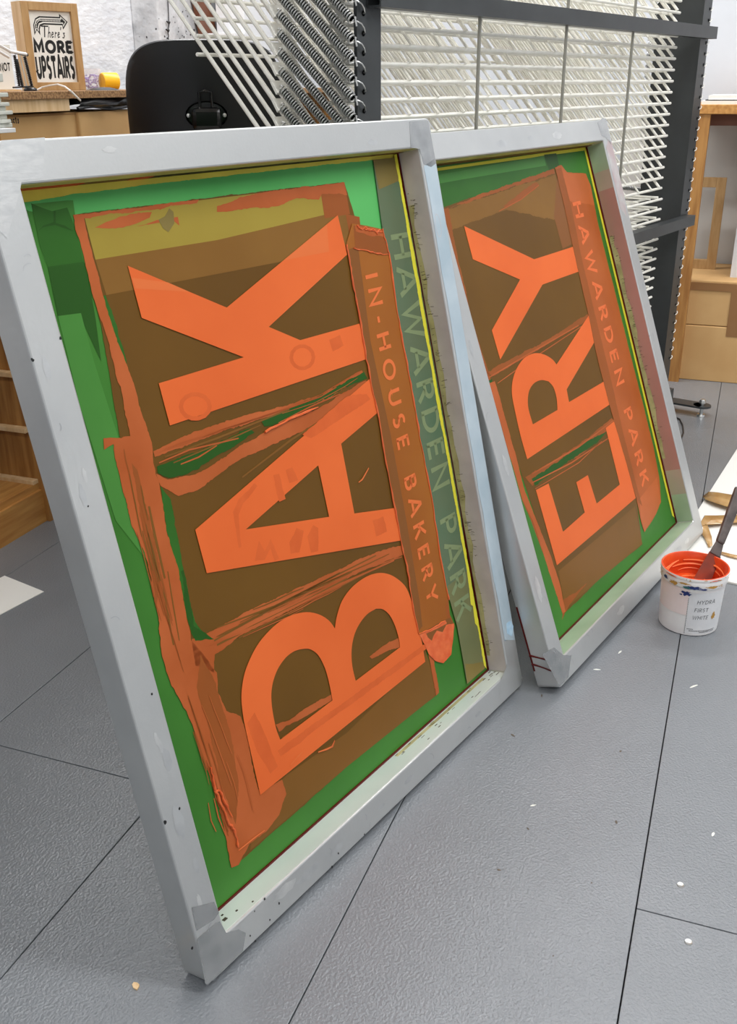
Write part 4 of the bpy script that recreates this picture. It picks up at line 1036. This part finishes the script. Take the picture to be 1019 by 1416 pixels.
# white cable over the bench edge
pts = [(50, 125, 1.70), (58, 121, 1.69), (68, 118.5, 1.66), (80, 116.8, 1.62), (90, 120, 1.57), (98, 126, 1.535), (106, 134, 1.53), (111, 139, 1.535)]
cv = MB(); q = [onY(x, y, yy) for x, y, yy in pts]; q2 = []
for i in range(len(q) - 1):
    for k in range(4): q2.append(q[i].lerp(q[i + 1], k / 4))
q2.append(q[-1])
for v in q2:
    if v.y > BY: v.z = max(v.z, BZ + .0025)
cv.tube(q2, .0022, 6)
tag(cv.build('white_cable', 'cable'), 'thin white cable looping over the bench front edge', 'cable')
# pale grey tray stack on a white side table, far left
sx1 = onY(22, 180, 1.36)
tab = thing('side_table', 'white-topped side table at the left edge carrying the pale grey trays', 'table', (sx1.x - .25, 1.42, 0))
TO = tab.location.copy()
zt_ = onY(20, 177, 1.36).z
def tp(mb, n, mm, **kw):
    o = mb.build(n, mm, None, TO, **kw); o.parent = tab; o.location = (0, 0, 0); return o
tp(MB().box((sx1.x - .5, 1.36, zt_ - .008), (sx1.x, 1.5, zt_)), 'table_top', 'white_paint', bevel=.001)
for x in (sx1.x - .49, sx1.x - .27):
    for y in (1.37, 1.48): tp(MB().box((x, y, 0), (x + .012, y + .012, zt_ - .008)), 'leg', 'pine_pale')
z = zt_
rights = [(160, 10), (152, 15), (141, 10), (129, 13), (117, 6), (103, 9), (97, 5)]
desc = ['lowest', 'second from the bottom', 'middle', 'second from the top', 'topmost']
rows = [((178, 165), 12, 16), ((165, 153), 16, 10), ((153, 141.5), 13, 10), ((141.5, 128), 13, 5), ((128, 101), 9, 5)]
for i, ((ya, yb_), xr, xi) in enumerate(rows):
    z1 = onY(10, yb_, 1.38).z; dz = z1 - z
    xr_ = onY(xr, 140, 1.38).x; xi_ = onY(xi, 140, 1.38).x
    t = thing('plastic_tray', 'pale grey stacked plastic tray at the left edge, %s of the pile' % desc[i], 'tray', (xr_ - .12, 1.43, z), 0, 'pale grey tray stack')
    off = t.location.copy()
    for (n, mb) in (('tray_body', MB().box((xi_ - .2, 1.385, z), (xi_, 1.49, z + dz * .55))), ('rim', MB().box((xr_ - .21, 1.38, z + dz * .55), (xr_, 1.495, z1)))):
        o = mb.build(n, 'palegrey', None, off, bevel=.0015); o.parent = t; o.location = (0, 0, 0)
    z = z1
# black cord loop on the side table end
cd_ = MB(); q = [onY(x, y, 1.352) for x, y in ((14, 179), (17, 177.2), (20, 178), (23, 183), (25, 185), (28, 184), (31, 181.5), (33, 183), (31, 185), (27, 185))]
cd_.tube(q, .0009, 6)
# blue crate in the bay
bxp = onY(4, 655, 1.75)
bl = MB(); bl.box((bxp.x - .32, 1.70, .1035), (bxp.x - .004, 2.05, .1035 + .30)); o = bl.build('blue_crate', 'blue', bevel=.012)
tag(o, 'blue plastic crate on the pine bottom shelf, at the left edge', 'crate')
# white paper on the floor at left
A_, B_, C_ = onfloor(6.5, 796.8), onfloor(61, 818.8), onfloor(0, 851)
e1 = B_ - A_; e2 = (C_ - B_) * 1.6
mb = MB().obox(A_ + Vector((0, 0, .0004)), e2, e1, (0, 0, .0012))
tag(mb.build('paper_sheet', 'paper'), 'white paper sheet on the grey floor at the left edge', 'paper')
# white boxes and a brown board on the bench, seen through the trays
def backbox(x0, x1, y, d, zlo, zhi, name, m, label, cat, **kw):
    mb = MB().box((x0, y, zlo), (x1, y + d, zhi)); o = mb.build(name, m, None, ((x0 + x1) / 2, y + d / 2, zlo), **kw); return tag(o, label, cat)
zA = onY(300, 44, 2.05).z
def lidded(x0, x1, y, d, zlo, zhi, label):
    t = thing('storage_box', label, 'box', ((x0 + x1) / 2, y + d / 2, zlo), 0, 'white storage boxes'); off = t.location.copy(); zl = zhi - (zhi - zlo) * .28
    for n, mb in (('box_body', MB().box((x0 + .003, y + .003, zlo), (x1 - .003, y + d, zl))), ('lid', MB().box((x0, y, zl), (x1, y + d, zhi)))):
        o = mb.build(n, 'white_paint', None, off, bevel=.002); o.parent = t; o.location = (0, 0, 0)
lidded(onY(285, 60, 2.15).x, onY(400, 60, 2.02).x, 2.02, .13, BZ, zA, 'long white lidded storage box on the bench behind the wire trays, lower of the pile')
lidded(onY(298, 20, 2.15).x, onY(402, 20, 2.02).x, 2.02, .13, zA, zA + .2, 'white lidded storage box stacked on the longer one behind the trays')
q = onY(272, 20, 1.93)
xb = onY(290, 44, 2.165).x
bb = MB().obox((xb, 2.162, BZ), (.12, 0, 0), (0, .02, 0), (-.12, .012, .45))
tag(bb.build('brown_board', 'brown_wood'), 'brown board leaning on the grey wall behind the wire trays', 'board')
# wall cable with knots
wc = MB(); yw = 2.193
q = [onY(x, y, yw) for x, y in ((231, -60), (231.5, -20), (232, 0), (233, 20), (233.5, 35), (232, 43), (233, 50), (232, 62), (231, 110))]
wc.tube(q, .0022, 6)
for x, y in ((232, 43), (233, 32)): 
    k0 = onY(x, y, yw); wc.tube([k0 + Vector((-.012, 0, .006)), k0 + Vector((0, -.003, -.002)), k0 + Vector((.010, 0, .004))], .003, 6)
tag(wc.build('wall_cable', 'black'), 'thin black knotted cable running down the grey plaster wall', 'cable')
ch = MB(); rnd = random.Random(8)
for k in range(46):
    x, y = rnd.gauss(264, 12), rnd.gauss(48, 12)
    if rnd.random() < .35: x, y = rnd.uniform(192, 260), rnd.uniform(20, 60)
    c0 = onY(x, y, 2.1992); r = rnd.uniform(.002, .007)
    ch.poly([[(c0.x + r * rnd.uniform(.5, 1.2) * math.cos(t), c0.z + r * rnd.uniform(.3, .9) * math.sin(t)) for t in [i * .9 for i in range(7)]]], lambda a1, b1, h: Vector((a1, 2.1990, b1)), 0)
for o in bpy.data.objects:
    if o.name == 'trim_2': ch.build('plaster_chips', 'pen', o, kind='stuff')

# ------------------------------------------------------------------ right-hand side: bench, boxes, leaning frame
RX = 3.66
rb = thing('packing_bench', 'pine-framed bench at the right wall with white sheets on top', 'bench', (RX, 0, 0))
def rp(mb, n, mm, **kw):
    o = mb.build(n, mm, None, (RX, 0, 0), **kw); o.parent = rb; o.location = (0, 0, 0); return o
zr1, zr0 = onX(1019, 144.5, RX).z, onX(1019, 158, RX).z
yA, yB = onX(966, 170, RX).y, onX(981.5, 160, RX).y
rp(MB().box((RX, -1.1, zr0), (4.2, yA + .03, zr1)), 'bench_top', 'pine', bevel=.002)
rp(MB().box((RX + .004, yB - .002, 0), (RX + .05, yA + .012, zr0)), 'leg', 'pine_v')
rp(MB().box((RX + .004, -1.08, 0), (RX + .05, -1.04, zr0)), 'leg', 'pine_v')
zs = onX(1019, 174, RX + .05).z
rp(MB().box((RX + .052, -1.04, zs - .0), (RX + .07, yB, zr0)), 'apron', 'brown_wood')
rp(MB().box((4.12, -1.08, .05), (4.14, yA + .3, zr0)), 'back_panel', 'greypanel')
rp(MB().box((4.14, yA - .02, 0), (4.18, yA + .02, zr0)), 'leg', 'pine_v')
rp(MB().box((4.14, -1.08, 0), (4.18, -1.04, zr0)), 'leg', 'pine_v')
# sheets on the bench top
z = zr1
for i, (nm, m, t_, xin, lab) in enumerate((('sheet_stack', 'paper', .011, .02, 'stack of white sheets on the pine bench, lower stack'), ('folder', 'black', .003, .05, 'flat black folder between white sheets on the pine bench'), ('sheet_stack', 'paper', .013, .03, 'stack of white sheets on the pine bench, upper stack'))):
    mb = MB().box((RX + xin, -.7, z), (4.1, yA - .0 - .01 * i, z + t_)); o = mb.build(nm, m, None, (RX + .2, -.3, z)); tag(o, lab, 'paper stack' if m == 'paper' else 'folder'); z += t_
# large carton
bx0 = 3.71; zt2 = onX(980, 388, bx0).z; zse = onX(960, 449, bx0).z
carton = thing('packing_carton', 'large taped cardboard carton on the floor under the pine bench', 'box', (bx0, -.1, 0))
def cp_(mb, n, mm, **kw):
    o = mb.build(n, mm, None, (bx0, -.1, 0), **kw); o.parent = carton; o.location = (0, 0, 0); return o
yL = onX(930, 500, bx0).y + .01
cp_(MB().box((bx0, -.5, 0), (4.1, yL, zse - .002)), 'carton_lower', 'card', bevel=.003)
cp_(MB().box((bx0 + .002, -.5, zse), (4.1, yL, zt2)), 'carton_flap', 'card', bevel=.003)
ya_, yb_ = onX(1008, 430, bx0).y, onX(1026, 430, bx0).y
cp_(MB().box((bx0 - .0012, yb_, onX(1012, 466, bx0).z), (bx0 - .0002, ya_, onX(1012, 403, bx0).z)), 'packing_tape', 'tape_brown')
cp_(MB().box((bx0 - .001, yb_ - .3, onX(960, 401, bx0).z), (bx0 + .001, yL, onX(960, 390, bx0).z)), 'packing_tape', 'tape_brown')
# pine frame leaning behind the carton
FX = 3.95
ft = [onX(x, y, FX) for x, y in ((962, 246), (1006, 246), (985, 396), (944, 390))]
pf_ = thing('pine_frame', 'empty pine frame standing on the carton under the bench', 'frame', (FX, ft[2].y, zt2))
z0_, z1_ = zt2, ft[1].z; yr = .5 * (ft[1].y + ft[2].y); yl = yr + .22; wf = .034
mb = MB().box((FX, yr, z0_), (FX + .02, yr + wf, z1_)); mb.box((FX, yl - wf, z0_), (FX + .02, yl, z1_)); mb.box((FX, yr + wf, z0_), (FX + .02, yl - wf, z0_ + wf)); mb.box((FX, yr + wf, z1_ - wf), (FX + .02, yl - wf, z1_))
o = mb.build('frame', 'oak', None, pf_.location, bevel=.001); o.parent = pf_; o.location = (0, 0, 0)
pb = onX(1012, 390, 3.9)
mb = MB().box((3.80, pb.y - .5, zt2), (3.82, onX(1009, 385, 3.80).y, .72)); tag(mb.build('foam_board', 'white_paint', None, (3.81, pb.y - .2, zt2)), 'plain white panel on the carton at the right edge', 'panel')

# ------------------------------------------------------------------ white board with packing tape on the floor
bd_ = thing('white_board', 'white board lying on the floor behind the paint tub, with loose tan tape', 'board', (2.4, -.1, 0), R_(-8.8))
ua = Vector((math.cos(R_(-8.8)), math.sin(R_(-8.8)), 0)); va = Vector((-ua.y, ua.x, 0)); bc = Vector((2.0845, .085, 0))
mb = MB().obox(bc + Vector((0, 0, .0003)), ua * 1.15, -va * .62, (0, 0, .005))
Mi = bd_.matrix_basis.inverted()
def inb(mb, n, mm, **kw):
    R4 = Matrix.Translation((2.4, -.1, 0)) @ Matrix.Rotation(R_(-8.8), 4, 'Z'); Ri = R4.inverted()
    mb.v = [Ri @ v for v in mb.v]; return mb.build(n, mm, bd_, **kw)
inb(mb, 'board_sheet', 'paper', bevel=.0008)
def ribbon(px, lift, name):
    """tape strip: pairs of pixel edges, lifted off the board"""
    mb = MB(); n = len(px); vs = []
    for i, (p_, q_) in enumerate(px):
        z = .0065 + lift[i]
        vs += [onfloor(p_[0], p_[1], z), onfloor(q_[0], q_[1], z + .003)]
    mb.add(vs, [(2 * i, 2 * i + 1, 2 * i + 3, 2 * i + 2) for i in range(n - 1)], True)
    o = inb(mb, name, 'tape_tan'); so = o.modifiers.new('s', 'SOLIDIFY'); so.thickness = .0006
ribbon([((972, 688), (972, 686)), ((976, 691), (980, 680)), ((990, 696), (992, 681)), ((1003, 700), (1004, 683)), ((1012, 703), (1016, 685)), ((1030, 708), (1034, 690))], [.004, .008, .011, .011, .011, .011], 'tape_strip')
ribbon([((980, 757), (985, 754)), ((974, 744), (984, 742)), ((968, 733), (979, 728)), ((964, 731), (974, 713)), ((976, 725), (975, 713)), ((978, 726), (990, 713)), ((1000, 724), (1003, 712.5)), ((1030, 722), (1034, 712))], [.002, .004, .006, .008, .01, .009, .008, .008], 'tape_strip')
ribbon([((996, 766), (998, 763)), ((1008, 770), (1010, 766)), ((1026, 774), (1028, 770))], [.001, .002, .002], 'tape_strip')

# ------------------------------------------------------------------ tub of orange ink with a spatula
tc_ = Vector((1.858, .012, 0)); HT = .128; RB, RT = .0565, .0622
tub = thing('ink_tub', 'white plastic tub of orange ink, handwritten HYDRA FIRST WHITE', 'tub', tc_)
def rad(z): return RB + (RT - RB) * z / HT
lvl = .078
mb = MB().lathe([(0, .002), (RB - .002, .0005), (RB, .002), (rad(.105), .105), (RT + .0016, .106), (RT + .0022, .112), (RT + .0022, .121), (RT + .0016, .122), (RT + .0032, .124), (RT + .003, .128), (RT + .0008, .1285), (RT - .001, .127), (rad(.1) - .003, .1), (rad(lvl) - .003, lvl - .004)], 64)
body = mb.build('tub_wall', 'tub', tub)
mb = MB().lathe([(rad(lvl) - .0029, lvl - .004), (rad(.1) - .0034, .1), (RT - .0016, .1265), (RT - .0004, .1286), (RT + .0012, .1292), (RT + .0026, .1284)], 64); mb.build('ink_coating', 'ink_red', tub)
mb = MB(); n = 40; vs = [(0, 0, lvl)]; rnd = random.Random(1); NR = 9
for j in range(1, NR + 1):
    for i in range(n):
        t = 2 * math.pi * i / n; r = (rad(lvl) - .0026) * j / NR
        vs.append((r * math.cos(t), r * math.sin(t), lvl + .0035 * math.sin(r * 130 + 2 * t) * (1 - .2 * j / NR) + .002 * math.cos(3 * t + r * 90)))
fs_ = [(0, 1 + i, 1 + (i + 1) % n) for i in range(n)] + [(1 + (j - 1) * n + i, 1 + j * n + i, 1 + j * n + (i + 1) % n, 1 + (j - 1) * n + (i + 1) % n) for j in range(1, NR) for i in range(n)]
mb.add(vs, fs_, True); ink = mb.build('ink', 'ink', tub)
# swirls of thicker ink on surface and wall
mb = MB()
ctoA = math.atan2(-tc_.y, -tc_.x)  # bearing from the tub towards the camera
def sw(t0, t1, z0, z1, r0=None, w_=.0022):
    pts = []
    for k in range(13):
        f = k / 12; t = R_(t0 + (t1 - t0) * f) + ctoA; z = z0 + (z1 - z0) * f + .003 * math.sin(f * 3.1)
        rr = (rad(z) - .0042) if r0 is None else r0[0] + (r0[1] - r0[0]) * f
        pts.append((rr * math.cos(t), rr * math.sin(t), z))
    mb.tube(pts, [w_ * (.3 + .7 * math.sin(math.pi * (k + .5) / 13.5)) for k in range(13)], 6)
sw(100, 205, .108, .112); sw(140, 230, .103, .100); sw(120, 180, .098, .104); sw(215, 262, .112, .088); sw(235, 275, .106, .09); sw(170, 215, .094, .09, None, .0012)
sw(70, 160, .084, .084, (.046, .03)); sw(30, 110, .083, .083, (.036, .02)); sw(180, 260, .084, .083, (.04, .03)); sw(90, 190, .084, .084, (.02, .044), .0024); sw(-60, 40, .083, .083, (.044, .03))
mb.build('ink_swirls', 'ink_pale', ink)
# label patch, writing, pink film and splashes follow the wall
def wallfn(dr):
    """x: degrees round the wall from the camera side (positive to the picture's right), y: height"""
    def f(x, y, h):
        t = ctoA + R_(x); r = rad(y) + dr + (.0030 if y > .1055 else 0); return Vector((r * math.cos(t), r * math.sin(t), y))
    return f
def wpoly(loop, dr, name, m, parent=body):
    mb = MB(); n = 20
    (x0, y0), (x1, y1) = loop
    for i in range(n):
        a_, b_ = x0 + (x1 - x0) * i / n, x0 + (x1 - x0) * (i + 1) / n; f = wallfn(dr)
        mb.add([f(a_, y0, 0), f(b_, y0, 0), f(b_, y1, 0), f(a_, y1, 0)], [(0, 1, 2, 3)], True)
    return mb.build(name, m, parent)
SG = 1
lab = wpoly(((-4, .006), (75, .098)), .0004, 'label', 'tub_label')
wpoly(((-85, .046), (-3, .104)), .0003, 'ink_film', 'tub_pink')
f = wallfn(.0009)
for st, y, x0, szx in (('HYDRA', .0735, 12, .0072), ('FIRST', .056, 9, .0072), ('WHITE', .039, 7, .0070)):
    g = MB(); text(g, st, lambda x, yy, h: f(x0 + (x + yy * .15) * szx / RB * 57.3, y + yy * .0085, 0), 0, .1, .22); g.build('handwriting', 'pen', lab)
g = MB()
for k, (y, a_, b_) in enumerate(((.012, 4, 60), (.009, 24, 58), (.016, 0, 12))):
    for i in range(16):
        p_ = a_ + (b_ - a_) * i / 16; q_ = p_ + (b_ - a_) / 16 * .75; g.add([f(p_, y, 0), f(q_, y, 0), f(q_, y + .0014, 0), f(p_, y + .0014, 0)], [(0, 1, 2, 3)])
for i in range(20): g.add([f(-4, .006 + i * .004, 0), f(-3.2, .006 + i * .004, 0), f(-3.2, .0085 + i * .004, 0), f(-4, .0085 + i * .004, 0)], [(0, 1, 2, 3)])
g.build('printed_lines', 'pen', lab)
def splash(cx, cy, rx, ry, m, seed, name='ink_splash', dr=.0011):
    rnd = random.Random(seed); ff = wallfn(dr); g = MB(); n = 18
    pts = [(cx + rx * math.cos(6.283 * i / n) * rnd.uniform(.45, 1.2), cy + ry * math.sin(6.283 * i / n) * rnd.uniform(.45, 1.2)) for i in range(n)]
    g.add([ff(cx, cy, 0)] + [ff(x, y, 0) for x, y in pts], [(0, 1 + i, 1 + (i + 1) % n) for i in range(n)]); g.build(name, m, body)
splash(2, .110, 15, .0048, 'navy', 1); splash(-9, .094, 9, .0062, 'navy', 2); splash(18, .108, 10, .0018, 'navy', 3); splash(-8, .108, 7, .004, 'teal', 4); splash(-34, .111, 9, .0055, 'ochre', 5); splash(34, .112, 12, .003, 'ochre', 11); splash(-14, .116, 14, .002, 'ochre', 12); splash(40, .1255, 12, .0012, 'ink_red', 13); splash(-40, .1245, 14, .0014, 'ink_red', 14); splash(50, .044, 5, .009, 'ochre', 6); splash(-18, .090, 3, .002, 'navy', 7); splash(-52, .115, 8, .004, 'navy', 8)
g = MB(); rnd = random.Random(77)
for k in range(26):
    x, y = rnd.uniform(-80, 80), rnd.choice((rnd.uniform(.108, .121), rnd.uniform(.1235, .1275))); rr = rnd.uniform(.6, 3)
    ff = wallfn(.0014); g.add([ff(x - rr, y - .0007, 0), ff(x + rr, y - .0005, 0), ff(x + rr * .7, y + .001, 0), ff(x - rr * .8, y + .0008, 0)], [(0, 1, 2, 3)])
g.build('ink_flecks', 'ochre', body, kind='stuff')
# spatula standing in the ink
pT = tc_ + Vector((0, 0, .07))
def spt(px, py, d): return CAM + ray(px, py) * d
dA = (tc_ - CAM).dot(CF)
P_lo = spt(972, 806, dA / 1.0 - .0); P_lo = hit(972, 800, (0, 0, .09), (0, 0, 1))
P_mid = hit(990, 764, tc_ + Vector((-.01, -.02, 0)), CF); P_hi = hit(1024, 676, tc_ + Vector((.02, -.03, 0)), CF)
spat = thing('spatula', 'ink-smeared scraper with a dark stained handle standing in the orange tub', 'scraper', P_lo)
ax = (P_mid - P_lo).normalized(); vd = CF
side = ax.cross(vd).normalized(); thk = side.cross(ax).normalized()
def slab(p0, p1, w0, w1, t, name, m, bev):
    mb = MB(); a_ = (p1 - p0); vs = []
    for p_, w_ in ((p0, w0), (p1, w1)):
        for sx, st in ((-1, -1), (1, -1), (1, 1), (-1, 1)): vs.append(p_ + side * sx * w_ / 2 + thk * st * t / 2 - P_lo)
    mb.add(vs, [(3, 2, 1, 0), (4, 5, 6, 7), (0, 1, 5, 4), (1, 2, 6, 5), (2, 3, 7, 6), (3, 0, 4, 7)]); return mb.build(name, m, spat, bevel=bev)
slab(P_lo - ax * .012, P_mid - ax * .004, .034, .026, .0012, 'blade', 'blade', .0003)
slab(P_mid - ax * .006, P_mid + (P_hi - P_mid) * .16, .024, .016, .006, 'ferrule', 'handle', .002)
slab(P_mid + (P_hi - P_mid) * .14, P_hi, .017, .024, .013, 'handle', 'handle', .004)

# ------------------------------------------------------------------ light
def area(name, loc, size, power, rot=(0, 0, 0), col=(1, 1, 1), sy=None):
    l = bpy.data.lights.new(name, 'AREA'); l.energy = power; l.color = col; l.size = size
    if sy: l.shape = 'RECTANGLE'; l.size_y = sy
    o = bpy.data.objects.new(name, l); COL.objects.link(o); o.location = loc; o.rotation_euler = rot; return o
area('unseen_ceiling_strip', (3.1, 1.0, 2.66), .35, 56, (0, 0, R_(4)), sy=2.3)
area('unseen_ceiling_strip', (3.2, -1.6, 2.66), .3, 34, (0, 0, R_(4)), sy=2.0)
area('unseen_ceiling_strip', (1.3, -1.3, 2.66), .3, 58, (0, 0, R_(4)), sy=2.4)
area('unseen_ceiling_strip', (-1.0, -.6, 2.66), .3, 46, (0, 0, R_(4)), sy=2.4)  # unseen strip, added to brighten the screens' left-facing inner walls
area('unseen_ceiling_strip', (1.3, 1.2, 2.66), .3, 16, (0, 0, R_(4)), sy=1.4)
wd = bpy.data.worlds.new('world'); scene.world = wd; wd.use_nodes = True
wd.node_tree.nodes['Background'].inputs['Color'].default_value = (1, 1, 1, 1); wd.node_tree.nodes['Background'].inputs['Strength'].default_value = .2
vs_ = scene.view_settings
vs_.view_transform = 'Standard'; vs_.look = 'None'; vs_.gamma = 1.0; vs_.use_curve_mapping = False; vs_.exposure = 0.0
scene.cycles.max_bounces = 8
